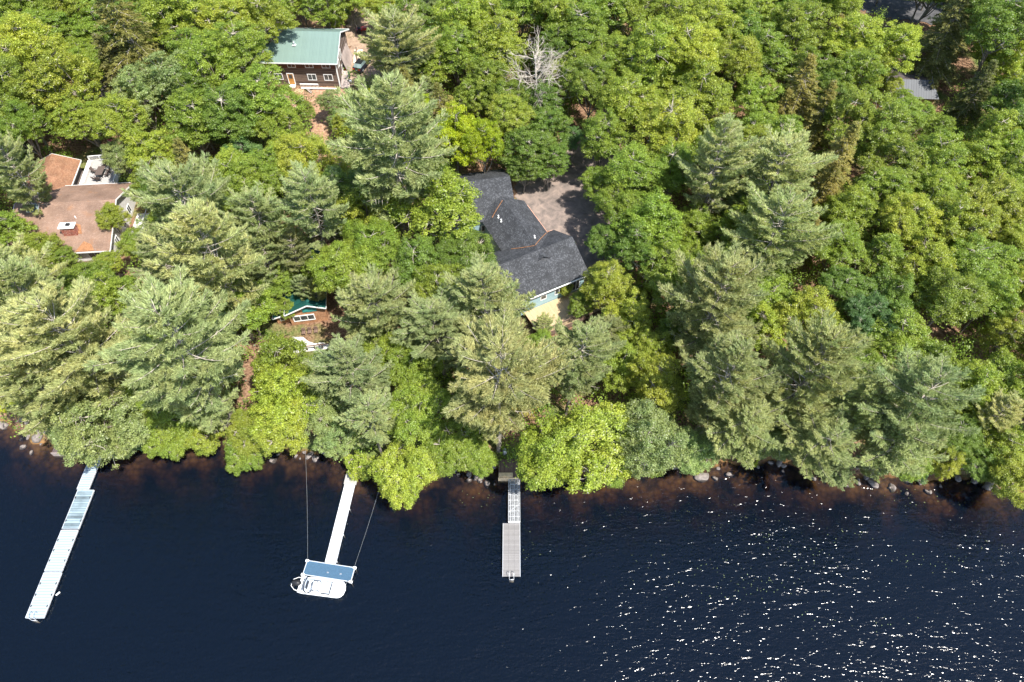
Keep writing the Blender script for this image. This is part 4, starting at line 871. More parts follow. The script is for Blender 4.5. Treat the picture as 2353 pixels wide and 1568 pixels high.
def broad_proto(idx, R_=5.0, Ht=14.0, lobes=9, leaf=.27, per=175, flat=.8, tall=1.0, clr=.98):
    cz = Ht-R_*flat*tall*.95; segs = []
    trunk_top = np.array([rng.normal()*.4, rng.normal()*.4, cz+R_*.1])
    tr_pts = curve((0, 0, -.6), trunk_top, .03, 6); segs_t = [(tr_pts, np.linspace(.036*R_+.06, .05*R_*.4, 6))]
    centers = []; 
    for k in range(lobes):
        if k == 0: dr = np.array([rng.normal()*.2, rng.normal()*.2, 1.])
        else:
            a = 2*PI*k*.618+rng.normal()*.3; e_ = rng.uniform(-.6, .8); dr = np.array([math.cos(a)*math.cos(e_), math.sin(a)*math.cos(e_), math.sin(e_)])
        lr = R_*rng.uniform(.27, .44)*(1.15 if k == 0 else 1); q = unit(dr)*(R_*rng.uniform(.88, 1.12)-lr); q[2] *= flat*tall; q[2] += cz
        centers.append((q, lr))
    P_, N_, S_ = [], [], []
    for li, (q, lr) in enumerate(centers):
        start = tr_pts[rng.integers(2, 5)]; lb = curve(start, q, .1, 5); segs_t.append((lb, np.linspace(.02*R_+.02, .035, 5)))
        m_ = int(34*(lr/(.40*R_))**2)
        gi = np.arange(m_)+.5; ph = np.arccos(1-1.55*gi/m_); tha = PI*(1+5**.5)*gi+rng.uniform(0, 6)
        dirs = np.stack([np.cos(tha)*np.sin(ph), np.sin(tha)*np.sin(ph), np.cos(ph)], 1)+rng.normal(size=(m_, 3))*.18; dirs = unit(dirs)
        for dr in dirs:
            c_ = q+dr*lr*rng.uniform(.62, 1.18)*np.array([1, 1, flat])
            if any(np.linalg.norm((c_-q2)/np.array([1, 1, flat])) < lr2*.62 for j, (q2, lr2) in enumerate(centers) if j != li): continue
            if rng.random() < .14: continue
            cr_ = R_*rng.uniform(.06, .155); kk = int(per*(cr_/(R_*.18))**2)
            u_ = unit(rng.normal(size=(kk, 3))); u_[:, 2] = np.abs(u_[:, 2])*np.where(rng.random(kk) < .8, 1, -.5)
            rad = rng.uniform(.35, 1.0, kk)**.5*(1+.25*rng.normal(size=kk))
            pp = c_+u_*rad[:, None]*cr_*np.array([1, 1, .62]); P_.append(pp)
            N_.append(unit(u_*.55+dr*.25+np.array([0, 0, .75])+rng.normal(size=(kk, 3))*.55)); S_.append(leaf*rng.uniform(.65, 1.3, kk))
            if rng.random() < .3: segs.append((curve(q, c_+dr*cr_*rng.uniform(.2, 1.0), .12, 4), np.linspace(.05, .014, 4)))
    P_, N_, S_ = np.concatenate(P_), np.concatenate(N_), np.concatenate(S_)
    v, f = leaf_quads(P_, N_, S_)
    crown = np_mesh('crown', v, f, M['leaf'], rng.random(len(f)))
    v, f = tubes_np(segs_t, 6); trunk = np_mesh('trunk', v, f, M['bark'], smooth=True)
    v, f = tubes_np(segs, 4); limbs = np_mesh('branches', v, f, M['bark_pale'], smooth=True)
    return dict(R=R_, H=Ht, cz=cz, crown=crown, trunk=trunk, branches=limbs)
def conifer_proto(idx, R_=5.0, Ht=20.0, zb=7.0, gap=.95, nper=6, droop=.05, tuft=.36, wid=.08, per=58, shape='pine', bare=.15, spacing=.42, ang=50):
    segs = []; sb = []; P_, D_, L_ = [], [], []
    top = np.array([rng.normal()*.3, rng.normal()*.3, Ht]); tp = curve((0, 0, -.6), top, .012, 9)
    segs.append((tp, np.linspace(.028*R_+.13, .03, 9)))
    z = zb
    while z < Ht-.3:
        t = (z-zb)/(Ht-zb)
        if shape == 'pine': Lr = R_*(.55+.9*t)*(1 if t < .32 else 1) if t < .4 else R_*max(.05, (1-((t-.4)/.62)**1.5))
        else: Lr = R_*max(.06, (1-t)**.85)
        n_ = nper if t < .85 else 5; a0 = rng.uniform(0, 6)
        for k in range(n_):
            L = Lr*rng.uniform(.64, 1.22); a = a0+2*PI*k/n_+rng.normal()*.22
            if rng.random() < .10: continue
            h = np.array([math.cos(a), math.sin(a), 0]); cx = np.interp(z, tp[:, 2], tp[:, 0]); cy = np.interp(z, tp[:, 2], tp[:, 1]); b0 = np.array([cx, cy, z+rng.normal()*.18])
            rise = (.12+.55*t if shape == 'pine' else -.18+.35*t); kk = 6; s_ = np.linspace(0, 1, kk)[:, None]
            side = np.array([-h[1], h[0], 0])*rng.normal()*.12
            pts = b0+h*L*s_+np.array([0, 0, 1])*L*(rise*s_-droop*4*s_*(1-s_)+(.10 if shape == 'pine' else -.16)*s_**3)+side*L*s_**2
            segs_r = np.linspace(.02*L**.5+.01, .012, kk); sb.append((pts, segs_r))
            dead = shape == 'pine' and t < .18 and rng.random() < .5
            s = .22+rng.random()*.1 if L > 1.2 else .1
            while s <= 1.0:
                q = np.array([np.interp(s, s_[:, 0], pts[:, c]) for c in range(3)]); dloc = unit(pts[-1]-pts[-2] if s > .8 else h+np.array([0, 0, rise]))
                for sg in (-1, 1):
                    bl = (1.0-s)*L*.46+.38 if shape == 'pine' else (1.0-s)*L*.40+.28; bl *= rng.uniform(.7, 1.15)
                    an = math.radians(ang*rng.uniform(.75, 1.2))*sg; ca, sa = math.cos(an), math.sin(an)
                    bd = np.array([dloc[0]*ca-dloc[1]*sa, dloc[0]*sa+dloc[1]*ca, dloc[2]*.6+rng.normal()*.08]); bd = unit(bd)
                    if rng.random() < (.8 if dead else bare):
                        if rng.random() < .5: sb.append((np.stack([q, q+bd*bl*.5, q+bd*bl+np.array([0, 0, -.1])]), [.022, .016, .008]))
                        if dead: continue
                    nn = int(per*bl/.8)+6; tt = rng.uniform(.12, 1.05, nn)**.8
                    pp = q+bd*bl*tt[:, None]+rng.normal(size=(nn, 3))*np.array([.07, .07, .05]); P_.append(pp)
                    up_ = .42 if shape == 'pine' else -.05
                    D_.append(unit(bd*.9+rng.normal(size=(nn, 3))*.42+np.array([0, 0, up_]))); L_.append(tuft*rng.uniform(.6, 1.25, nn))
                s += spacing/max(L, .6)*rng.uniform(.8, 1.2)
        z += gap*rng.uniform(.75, 1.25)*(1 if t < .8 else .6)
    P_, D_, L_ = np.concatenate(P_), np.concatenate(D_), np.concatenate(L_); k = len(P_)
    # flat blades lying roughly level so that they read as sprays
    nn = unit(np.array([0, -.25, 1.])+rng.normal(size=(k, 3))*.5); sd_ = unit(np.cross(D_, nn)); w_ = (wid*rng.uniform(.7, 1.3, k))[:, None]
    v = np.stack([P_-sd_*w_*.5, P_+sd_*w_*.5, P_+D_*L_[:, None]], 1).reshape(-1, 3); f = np.arange(3*k).reshape(-1, 3)
    crown = np_mesh('crown', v, f, M['needle'], rng.random(k))
    v, f = tubes_np(segs, 7); trunk = np_mesh('trunk', v, f, M['bark'], smooth=True)
    v, f = tubes_np(sb, 4); limbs = np_mesh('branches', v, f, M['bark_pale'], smooth=True)
    return dict(R=R_, H=Ht, cz=zb+(Ht-zb)*.55, crown=crown, trunk=trunk, branches=limbs)
def dead_proto(Ht=17, R_=5.5):
    segs = []; sb = []; tp = curve((0, 0, -.6), (0.5, .2, Ht*.8), .03, 8); segs.append((tp, np.linspace(.2, .07, 8)))
    def grow(a, d, L, r, depth):
        c_ = curve(a, a+d*L, .10, 5); sb.append((c_, np.linspace(r, r*.4, 5)))
        if depth == 0: return
        for k in range(rng.integers(4, 8)):
            t = rng.uniform(.2, 1); q = c_[min(4, int(t*5))]; nd = unit(d+rng.normal(size=3)*.6+np.array([0, 0, .12])); grow(q, nd, L*rng.uniform(.35, .65), r*.5, depth-1)
    for k in range(40):
        z = rng.uniform(.25, 1.0)*Ht*.8; a = rng.uniform(0, 6.28); L = R_*(1.35-z/Ht)*rng.uniform(.6, 1.1)+.8
        grow(np.array([.5*z/Ht, 0, z]), unit(np.array([math.cos(a), math.sin(a), rng.uniform(.1, 1.3)])), L*.75, .05, 2)
    v, f = tubes_np(segs, 7); trunk = np_mesh('trunk', v, f, M['bark_dead'], smooth=True)
    v, f = tubes_np(sb, 4); limbs = np_mesh('branches', v, f, M['bark_dead'], smooth=True)
    return dict(R=R_, H=Ht, cz=Ht*.6, crown=None, trunk=trunk, branches=limbs)
PROTO = {
 'm': [broad_proto(i, 5.0, 14.5, lobes=[14, 15, 13, 16, 14, 17, 15][i], leaf=[.21, .19, .24, .20, .23, .19, .21][i], flat=[.95, .85, 1.1, .9, 1.0, .85, 1.15][i], per=[300, 330, 250, 310, 260, 330, 290][i]) for i in range(7)],
 's': [broad_proto(10+i, 3.0, 4.6, lobes=8, leaf=.24, flat=.7, per=95) for i in range(3)],
 'p': [conifer_proto(i, [5.2, 4.8, 5.6, 5.2, 5.0, 5.6][i], [19, 20.5, 18, 19, 21, 17][i], zb=[6, 7, 6.5, 8, 9, 5][i], gap=[1.0, .9, 1.15, 1.0, 1.1, .9][i], nper=[7, 6, 7, 7, 6, 7][i], droop=[.04, .07, .03, .05, .08, .02][i], bare=[.06, .12, .05, .16, .2, .05][i], per=66, ang=[44, 38, 46, 40, 36, 48][i]) for i in range(6)],
 'h': [conifer_proto(20+i, 4.2, [16, 15, 17][i], zb=3.5, gap=.62, nper=7, droop=.0, tuft=.24, wid=.095, per=44, shape='hemlock', bare=.06, spacing=.42, ang=42) for i in range(3)],
 'd': [dead_proto()],
}
COL = {'y': (.285, .335, .050), 'g': (.225, .295, .046), 'd': (.155, .23, .042), 'k': (.26, .32, .12), 'b': (.13, .225, .075), 'Y': (.31, .38, .022),
       'p': (.385, .425, .20), 'q': (.405, .43, .20), 'r': (.35, .40, .195), 'h': (.32, .295, .09), 'H': (.20, .21, .075)}
CNAME = {'y': 'yellow green', 'g': 'mid green', 'd': 'deep green', 'k': 'pale grey green', 'b': 'bluish green', 'Y': 'bright yellow leaved', 'p': 'grey green', 'q': 'straw tinted', 'r': 'blue grey', 'h': 'olive gold', 'H': 'dark olive'}
KNAME = {'m': 'broadleaf tree', 's': 'bush', 'p': 'pine', 'h': 'hemlock', 'd': 'bare dead tree'}
ONAME = {'m': 'broadleaf_tree', 's': 'shoreline_bush', 'p': 'pine_tree', 'h': 'hemlock_tree', 'd': 'dead_tree'}
GNAME = {'m': 'broadleaf trees of the wood', 's': 'bushes along the shore', 'p': 'pines of the wood', 'h': 'hemlocks of the wood', 'd': 'dead trees'}
TREES = []   # (x, y, radius, kind, colour, crown x, crown y, crown z)
def plan_tree(u, v, rpx, kind, col, hs=1.0):
    pr = PROTO[kind][0]; x, y = W(u, v, 10)
    s_ = 1
    for _ in range(8):
        t = Tz(x, max(y, float(np.interp(x, SX, SY))+.8)); f_ = PR(x, y, t+8)[2]; s_ = rpx/F_*f_/pr['R']; z = t+pr['cz']*s_*hs; x, y = W(u, v, z)
    return (x, y, s_, kind, col, z, hs)
import itertools
LIST = """
40 20 60 m g;120 10 55 m g;175 25 55 m y;290 60 80 h h;215 15 45 m g;260 140 48 h H;420 30 75 m g;520 40 75 m y;600 60 62 m y;455 110 65 m g;620 5 50 m g;690 -5 45 m g;745 10 50 m g;775 45 26 m y;870 15 40 m y;
918 88 76 p p;980 25 45 p r;1060 40 65 m y;1130 60 62 m y;1200 20 60 m g;1290 40 60 m g;1375 25 60 m g;1450 25 62 m y;1560 35 70 m y;1640 60 66 m y;1740 35 62 m g;1850 60 70 m g;1930 20 55 m g;1965 90 66 m y;2050 120 66 m y;
2185 55 62 h H;2300 80 85 m d;2215 5 55 h H;2320 250 72 m d;2335 170 60 m y;2280 330 60 m g;2260 200 50 h H;2320 20 60 m d;
60 130 78 m y;150 190 80 m y;40 235 70 m g;185 270 58 m g;60 300 62 m g;195 120 50 m g;385 170 72 m k;470 165 70 m g;560 140 64 m g;610 225 72 m g;330 235 62 m k;280 300 66 m y;430 275 74 m g;525 275 70 m d;640 290 55 m g;560 350 52 m b;350 355 60 m y;345 430 50 m g;290 370 45 m k;
440 395 62 h h;705 375 60 m y;660 345 45 m y;700 470 30 m g;758 232 32 m k;815 235 30 m g;
930 192 50 h h;985 205 34 p r;870 225 42 m Y;950 255 48 m Y;1045 310 62 m Y;1105 350 55 m Y;1015 245 40 h h;1075 225 48 m g;1055 130 58 m g;1150 120 62 m y;1120 190 56 m g;1165 270 58 m y;1125 300 26 m k;1205 345 55 m d;1240 240 52 m d;1265 300 54 m d;1315 330 34 m b;
1240 165 80 d d;1335 95 60 m g;1350 200 64 m g;1405 130 62 m g;1440 235 74 m y;1500 125 74 m y;1580 120 78 m y;1600 230 76 m y;1690 160 66 m y;1745 130 60 m g;1735 235 56 m g;1840 195 62 h h;1800 250 42 h h;1885 260 50 h h;1960 200 60 m g;1990 150 55 m y;1935 340 66 h h;2030 285 66 m g;2085 275 46 m g;2150 300 40 m g;2200 370 50 m g;2320 340 66 m g;2150 360 66 m g;2250 380 66 m g;2050 380 60 m g;2330 400 64 m g;
1640 400 82 p r;1795 380 90 p q;1790 545 86 p q;1710 470 50 p p;1385 330 62 m g;1450 390 76 m g;1525 310 70 m y;1540 400 66 m g;1430 480 66 m g;1505 520 74 m g;1585 520 58 m g;1450 590 60 m d;1520 620 60 m g;1595 610 55 m g;1650 690 112 p p;1395 650 66 m y;1440 720 66 m y;1340 690 30 m y;1490 790 60 m y;1500 890 70 m y;1560 760 56 m g;
1900 430 55 h h;1955 490 62 m g;1925 570 60 m g;2015 450 60 m g;2080 520 70 m y;2180 520 76 m y;2150 440 66 m g;2270 470 74 m y;2335 550 60 m y;2230 600 74 m g;2130 620 74 m y;2005 590 62 m g;2050 680 66 m d;1940 660 58 m d;1865 730 84 m y;1985 740 62 m b;2065 770 78 m g;2180 700 74 m g;2270 690 64 m g;2130 840 66 m g;2330 660 60 m y;2335 770 62 m y;2335 880 66 m g;2250 890 66 m y;2200 900 60 m g;2320 1030 66 m y;2350 1110 66 m y;2200 1000 56 m d;2240 960 56 m y;2280 960 55 p q;
1640 880 100 p p;1845 860 112 p q;1985 910 90 p p;2100 930 105 p r;2060 1010 80 p r;1690 985 80 p q;1880 1000 80 p q;
1255 1040 90 m y;1345 1010 100 m y;1480 1010 92 m k;1400 1080 58 m g;1590 1040 50 m k;1480 1080 40 s k;
1005 740 86 p p;848 708 84 p q;1132 702 94 p p;1140 875 124 p q;1315 835 86 p p;820 870 86 p r;855 975 66 p r;960 850 66 m g;975 960 70 m g;1050 1030 62 m g;925 1100 76 m y;1000 1060 55 m y;1100 1050 46 m g;1060 890 45 m g;
450 480 100 p p;480 580 120 p p;390 610 66 p r;590 520 78 p p;730 500 76 p r;835 480 70 m y;1008 462 92 m y;1070 548 30 m d;1086 500 22 m g;628 706 24 m g;890 340 116 p p;860 570 72 m g;950 610 68 m d;1065 590 68 m d;735 620 46 m g;700 655 28 m d;728 668 32 p p;1375 425 46 m g;1392 560 46 m d;1205 388 38 m d;1262 372 44 m d;1296 662 20 m y;1335 706 34 m g;1248 748 26 p p;2068 232 34 m g;2045 195 34 m y;150 1000 46 m k;150 606 34 m g;112 600 30 m y;652 702 26 m g;702 262 26 m g;792 292 28 m y;775 268 24 m k;1430 840 56 m y;1400 760 44 p q;1240 790 40 m g;672 585 52 p p;650 640 40 m g;700 660 34 p r;780 400 50 m y;620 600 55 p p;
210 640 58 m g;275 680 64 m g;370 700 58 m g;460 690 60 m g;560 700 66 m g;640 650 40 m g;250 600 36 m y;320 560 42 m g;260 505 40 m y;385 520 45 m g;
38 405 72 p p;35 640 84 p q;60 740 108 p q;165 810 120 p q;70 870 98 p q;220 890 66 p q;450 830 128 p p;470 920 70 p p;22 528 50 m g;88 572 46 m y;
640 850 74 m g;665 930 78 m y;645 985 66 m y;330 900 62 m g;340 800 50 m g;745 940 62 m k;780 1000 50 m k;
220 960 88 m k;280 1010 50 m k;395 960 62 m g;380 1010 45 m g;365 1045 30 s b;470 1005 44 m y;548 1050 50 m g;575 1000 52 m y;40 915 50 s Y;110 950 45 s Y;820 1090 38 s y;300 1040 30 s b;530 1085 24 s b;
1780 1010 50 m k;1720 1040 34 s Y;1600 1080 30 s y;1930 1090 42 p r;2010 1085 34 p r;2080 1060 50 m g;2130 1080 36 s b;2170 1060 44 m y;2240 1060 50 m d;2290 1080 40 s b;1270 1100 34 s b;1090 1100 28 s b;1390 1110 34 s g;1510 1090 34 s g
"""
for it in LIST.replace('\n', '').split(';'):
    a = it.split()
    if len(a) == 5: TREES.append(plan_tree(float(a[0]), float(a[1]), float(a[2]), a[3], a[4]))
# fill the remaining wood
KEEP = [(645, 65, 800, 210), (785, 15, 842, 205), (690, 195, 800, 300), (680, 15, 762, 75), (85, 350, 310, 625), (242, 150, 305, 215), (1090, 385, 1350, 700), (1150, 380, 1395, 610), (632, 695, 785, 800),
        (1230, 690, 1330, 755), (2000, -40, 2095, 70), (2125, 190, 2168, 240), (2125, 90, 2215, 320), (2225, 730, 2300, 800)]
FOOT = [(f3, -12.5, 1, -5, 10), (f2, -9, 5, -4.5, 4.5), (f1, -7.5, 3.5, -1, 12), (g, -15.5, 1, -1.5, 11), (b, -14, 3, -3, 13), (Fr(-70.9, 80.0, 98), -1, 8, -4, 4), (dk, -1.5, 5, -1, 6.5), (kf, -.5, 13, -3, 6), (sf, -16, 0, -1, 8), (kw, -3, 3, -5, 0)]
def footprint(x, y, m_=1.0):
    for fr, x0, x1, y0, y1 in FOOT:
        q = Vector((x, y, 0))-fr.o; a, b_ = q.dot(fr.x), q.dot(fr.y)
        if x0-m_ < a < x1+m_ and y0-m_ < b_ < y1+m_: return True
    return False
fill_rng = random.Random(5); step_ = 5.0
occ = [(t[0], t[1], t[2]*PROTO[t[3]][0]['R'], t[5]) for t in TREES]
yy = 40.0
while yy < 165:
    xx = -130.0
    while xx < 130:
        x = xx+fill_rng.uniform(-2, 2); y = yy+fill_rng.uniform(-2, 2); xx += step_
        ysh = float(np.interp(x, SX, SY))
        if y < ysh+2.5: continue
        t = Tz(x, y); R0 = fill_rng.uniform(3.3, 4.4); s_ = R0/5; z = t+PROTO['m'][0]['cz']*s_
        u, v, f_ = PR(x, y, z)
        if u < -140 or u > 2493 or v < -95: continue
        rp_px = R0*F_/f_
        if footprint(x, y, 1.5): continue
        if any(k0[0]-rp_px*.75 < u < k0[2]+rp_px*.75 and k0[1]-rp_px*.75 < v < k0[3]+rp_px*.75 for k0 in KEEP): continue
        if any(math.hypot(x-a, y-b_) < .53*(rr+R0) for a, b_, rr, _ in occ): continue
        kind, col = ('m', fill_rng.choice('ggydg')) if fill_rng.random() < .85 else ('h', 'h')
        if kind == 'h': s_ = R0/4.2*.8
        TREES.append((x, y, s_, kind, col, z, 1.0)); occ.append((x, y, R0, z))
    yy += step_*.8
LANDM = [('the green roofed house', 715, 130), ('the brown shingled house', 200, 470), ('the charcoal roofed house', 1230, 560), ('the cedar cottage', 690, 740), ('the grey metal shed', 2130, 215),
         ('the left dock landing', 200, 1035), ('the boat dock', 795, 1100), ('the centre dock', 1180, 1080), ('the bare dead tree', 1240, 165), ('the lone shore boulder', 1610, 1096), ('the upper right corner', 2353, 0), ('the upper left corner', 0, 0), ('the right edge clearing', 2260, 780)]
ORD = ['closest', 'second closest', 'third closest', 'fourth closest', 'fifth closest', 'sixth closest', 'seventh closest', 'eighth closest', 'ninth closest', 'tenth closest', 'eleventh closest', 'twelfth closest', 'thirteenth closest', 'fourteenth closest', 'fifteenth closest']
def side_of(du, dv):
    a = math.degrees(math.atan2(-dv, du)) % 360
    return ['right of', 'above and right of', 'above', 'above and left of', 'left of', 'below and left of', 'below', 'below and right of'][int(((a+22.5) % 360)//45)]
def label_all(items, phrase):
    """items: (object, u, v, look); the label names the look, the nearest landmark, the side and the rank there"""
    bins = {}
    for o, u, v, look in items:
        l = min(LANDM, key=lambda L_: math.hypot(u-L_[1], v-L_[2])); dd = math.hypot(u-l[1], v-l[2]); bins.setdefault((look, l[0], side_of(u-l[1], v-l[2])), []).append((dd, o))
    for (look, ln, sd_), L_ in bins.items():
        L_.sort(key=lambda q: q[0])
        for k, (_, o) in enumerate(L_):
            o['label'] = f"{look} {phrase} {sd_} {ln}".replace('  ', ' ') if len(L_) == 1 else f"{look} {phrase} {sd_} {ln}, {ORD[min(k, 14)]}".replace('  ', ' ')
CAT = {'m': 'tree', 's': 'bush', 'p': 'pine', 'h': 'hemlock', 'd': 'dead tree'}
tr_r = random.Random(3); lab_items = {}
for i, (x, y, s_, kind, col, z, hs) in enumerate(TREES):
    pr = PROTO[kind][tr_r.randrange(len(PROTO[kind]))]
    ysh = float(np.interp(x, SX, SY)); by = y; bxx = x; tilt = 0.0
    if y < ysh+1.2: by = ysh+1.2
    t = Tz(bxx, by); hc = pr['cz']*s_
    if by > y:
        tilt = min(.75, math.atan2(by-y, max(1.0, hc)))
    root = bpy.data.objects.new(ONAME[kind], None); C.objects.link(root); root.location = (bxx, by, t-.1)
    spin = tr_r.uniform(0, 2*PI); root.rotation_euler = (Matrix.Rotation(tilt+tr_r.gauss(0, .03), 3, 'X') @ Matrix.Rotation(tr_r.gauss(0, .03), 3, 'Y') @ Matrix.Rotation(spin, 3, 'Z')).to_euler()
    k_z = tr_r.uniform(.93, 1.07); root.scale = (s_*tr_r.uniform(.86, 1.2), s_*tr_r.uniform(.86, 1.2), s_*k_z*tr_r.uniform(.95, 1.1))
    root['category'] = CAT[kind]; root['group'] = GNAME[kind]
    c = COL.get(col, (.1, .15, .03)); j = tr_r.uniform(.85, 1.12); j2 = j*tr_r.uniform(.93, 1.06); c = (c[0]*j2, c[1]*j, c[2]*j)
    for part in ('trunk', 'branches', 'crown'):
        if pr[part] is None: continue
        q = bpy.data.objects.new(part, pr[part]); C.objects.link(q); q.parent = root; q.color = (*c, 1)
    u, v, f_ = PR(x, y, z)
    look = ('leaning ' if tilt > .3 else '')+(CNAME[col] if kind != 'd' else '')+' '+KNAME[kind]
    size = s_*pr['R']
    if kind in 'mp': look = ('large ' if size > 5.6 else 'small ' if size < 3.6 else '')+look
    lab_items.setdefault('x', []).append((root, u, v, look.strip()))
for L_ in lab_items.values(): label_all(L_, '')
for o_, u, v, look in lab_items['x']:
    if o_.name.startswith('dead_tree'): o_['label'] = 'bleached leafless dead tree standing among green crowns above the charcoal roofed house'

# ------------------------------------------------------------------ boulders
def rock_proto(sd_):
    import bmesh
    bm = bmesh.new(); bmesh.ops.create_icosphere(bm, subdivisions=3, radius=1); r2 = random.Random(sd_)
    ax = [(Vector((r2.gauss(0, 1), r2.gauss(0, 1), r2.gauss(0, 1))).normalized(), r2.uniform(.55, .85)) for _ in range(9)]
    for v_ in bm.verts:
        for a, d in ax:
            k = v_.co.dot(a)
            if k > d: v_.co -= a*(k-d)*.85
        v_.co += v_.co*.05*math.sin(v_.co.x*7+sd_)*math.cos(v_.co.y*6+v_.co.z*5)
    me = bpy.data.meshes.new('boulder'); bm.to_mesh(me); bm.free()
    for p_ in me.polygons: p_.use_smooth = True
    me.materials.append(M['rock']); return me
RP = [rock_proto(i) for i in range(5)]
ROCKS = """9 978 1.1;50 965 .5;62 972 .45;78 968 .35;70 985 .4;92 990 .8;105 978 .6;88 1008 1.15;106 993 .6;60 985 .35;40 968 .3;600 1042 .55;640 1046 .45;680 1050 .4;712 1048 .75;728 1052 .5;742 1040 .6;755 1030 .5;690 1055 .3;700 1040 .4;760 1045 .6;740 1020 .9;
1612 1096 1.3;1580 1060 .5;1550 1075 .4;1770 1065 .6;1790 1063 .9;1800 1072 .6;1745 1050 .7;1868 1100 .6;1830 1055 .5;1930 1108 .7;1970 1110 .6;1990 1098 .55;2005 1112 .9;2050 1120 .8;2085 1105 .9;2115 1108 .7;2160 1118 .5;2200 1100 .7;2240 1105 .6;2270 1115 1.0;2285 1122 .6;2310 1130 .5;2130 1130 .55;2084 1135 .5;2260 1120 .4;
2285 765 1.3;2290 775 .8;1095 1100 .5;1105 1108 .35;1080 1095 .4;340 1030 .8;345 1040 .5;330 1015 .5;1260 1112 .4;890 1110 .5;870 1100 .4;1410 1105 .4;1650 1078 .4;1710 1070 .4"""
r9 = random.Random(21)
for _ in range(46):
    u = r9.choice([r9.uniform(1540, 2330), r9.uniform(1540, 2330), r9.uniform(590, 780), r9.uniform(0, 115), r9.uniform(1040, 1140)]); xw = W(u, 1080)[0]; ys_ = float(np.interp(xw, SX, SY))-r9.uniform(-.5, 1.9); ROCKS += ";%.0f %.0f %.2f" % (*PR(xw, ys_, 0)[:2], r9.uniform(.25, .75))
items = []
for k, it in enumerate(ROCKS.replace('\n', '').split(';')):
    u, v, sz = map(float, it.split()); x, y = W(u, v, 0)
    for _ in range(4): zt = Tz(x, y); x, y = W(u, v, max(zt, -.2) if v > 900 else zt)
    if v > 900 and y < float(np.interp(x, SX, SY))-1.6: zt = max(zt, -.35-.25*sz)
    o_ = bpy.data.objects.new('boulder', RP[k % 5]); C.objects.link(o_); o_.location = (x, y, max(Tz(x, y), -.45*sz)+.12*sz)
    r2 = random.Random(k); o_.rotation_euler = (r2.gauss(0, .25), r2.gauss(0, .25), r2.uniform(0, 6)); o_.scale = (sz*r2.uniform(.65, .85), sz*r2.uniform(.5, .7), sz*r2.uniform(.4, .6))
    o_['category'] = 'boulder'; o_['group'] = 'boulders along the shore'
    items.append((o_, u, v, 'large grey boulder' if sz >= .9 else 'small grey rock' if sz < .5 else 'grey granite rock'))
label_all(items, '')
items[22][0]['label'] = 'lone long boulder sitting in the shallows off the wooded shore, right of centre'

# submerged stones, floating flecks, undergrowth: nobody could count these
def scatter_mesh(name, P_, N_, S_, m_, asp=.7):
    v, f = leaf_quads(P_, N_, S_, asp); o_ = bpy.data.objects.new(name, np_mesh(name, v, f, m_, rng.random(len(f)))); C.objects.link(o_); o_['kind'] = 'stuff'; return o_
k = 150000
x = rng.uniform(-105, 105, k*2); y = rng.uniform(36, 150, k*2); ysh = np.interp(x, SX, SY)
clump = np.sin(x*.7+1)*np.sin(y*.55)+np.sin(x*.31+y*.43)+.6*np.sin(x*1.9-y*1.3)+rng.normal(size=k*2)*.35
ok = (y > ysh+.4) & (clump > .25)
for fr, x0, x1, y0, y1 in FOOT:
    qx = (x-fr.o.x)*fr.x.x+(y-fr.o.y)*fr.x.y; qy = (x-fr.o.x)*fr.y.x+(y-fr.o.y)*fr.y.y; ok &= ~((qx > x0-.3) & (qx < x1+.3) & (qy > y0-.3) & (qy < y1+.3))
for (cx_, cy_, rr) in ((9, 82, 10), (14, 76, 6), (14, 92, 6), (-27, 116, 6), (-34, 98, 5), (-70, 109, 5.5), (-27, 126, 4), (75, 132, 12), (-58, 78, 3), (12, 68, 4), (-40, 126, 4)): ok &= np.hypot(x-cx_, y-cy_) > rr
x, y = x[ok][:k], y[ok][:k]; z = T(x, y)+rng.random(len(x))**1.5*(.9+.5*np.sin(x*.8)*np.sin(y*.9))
o_ = scatter_mesh('undergrowth', np.stack([x, y, z], 1), unit(rng.normal(size=(len(x), 3))*.5+np.array([0, 0, 1])), rng.uniform(.14, .34, len(x)), M['leaf']); o_.color = (.075, .14, .02, 1)
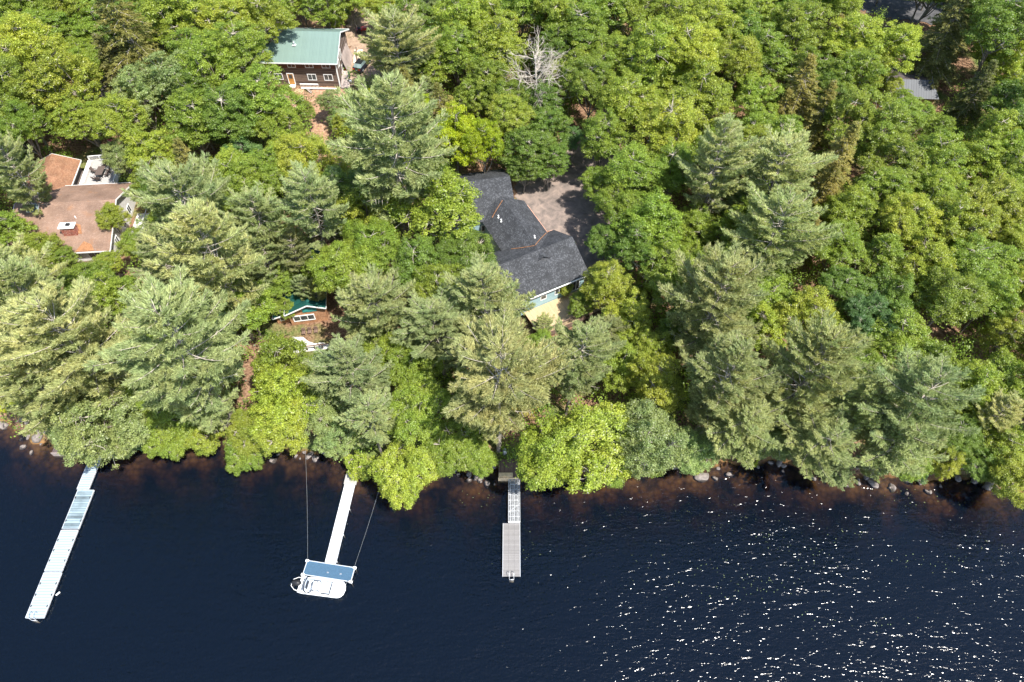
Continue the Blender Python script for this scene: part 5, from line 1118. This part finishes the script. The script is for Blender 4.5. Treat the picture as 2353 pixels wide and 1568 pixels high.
# understory saplings filling the gaps between crowns
ns = 3800
cx_ = rng.uniform(-105, 105, ns*2); cy_ = rng.uniform(36, 150, ns*2); ok = cy_ > np.interp(cx_, SX, SY)+1.2
for fr, x0, x1, y0, y1 in FOOT:
    qx = (cx_-fr.o.x)*fr.x.x+(cy_-fr.o.y)*fr.x.y; qy = (cx_-fr.o.x)*fr.y.x+(cy_-fr.o.y)*fr.y.y; ok &= ~((qx > x0-1.4) & (qx < x1+1.4) & (qy > y0-4.0) & (qy < y1+1.2))
for (ax_, ay_, rr) in ((9, 82, 10.5), (14, 76, 7), (14, 92, 7), (-27, 116, 7), (-34, 100, 4.5), (-70, 109, 6.5), (-27, 126, 5), (75, 132, 12), (-56, 78, 4), (12, 68, 5), (-40, 126, 5), (77, 108, 6), (-31, 103, 5), (-66, 88, 6), (-29, 55.5, 3.6), (-21, 55, 3)): ok &= np.hypot(cx_-ax_, cy_-ay_) > rr
cx_, cy_ = cx_[ok][:ns], cy_[ok][:ns]; ns = len(cx_); hh = rng.uniform(1.0, 7.0, ns); rr = rng.uniform(.8, 2.1, ns)
ci = np.repeat(np.arange(ns), 170); u_ = unit(rng.normal(size=(len(ci), 3))); u_[:, 2] = np.abs(u_[:, 2]); wob = 1+.35*np.sin(u_[:, 0]*5+ci)*np.cos(u_[:, 1]*6+ci*1.7)
P_ = np.stack([cx_[ci], cy_[ci], T(cx_, cy_)[ci]+hh[ci]*.45], 1)+u_*(rr[ci]*wob*rng.uniform(.6, 1.05, len(ci)))[:, None]*np.stack([np.ones(len(ci)), np.ones(len(ci)), hh[ci]*.4/rr[ci]], 1)
o_ = scatter_mesh('understory_saplings', P_, unit(u_+np.array([0, 0, .7])+rng.normal(size=P_.shape)*.5), rng.uniform(.16, .32, len(ci)), M['leaf']); o_.color = (.20, .29, .045, 1)
k = 260; cxs = rng.uniform(-8, 56, 26); cys = rng.uniform(18, 35, 26); ci = rng.integers(0, 26, k)
x = cxs[ci]+rng.normal(size=k)*1.6; y = np.minimum(cys[ci]+rng.normal(size=k)*.7, 35)
ok = ~((x > -1.3) & (x < 1.2))
o_ = scatter_mesh('floating_pollen_flecks', np.stack([x, y, np.full(k, .012)], 1)[ok], np.tile([0, 0, 1.], (k, 1))[ok], rng.uniform(.05, .10, k)[ok], M['leaf'], .9); o_.color = (.42, .5, .22, 1)
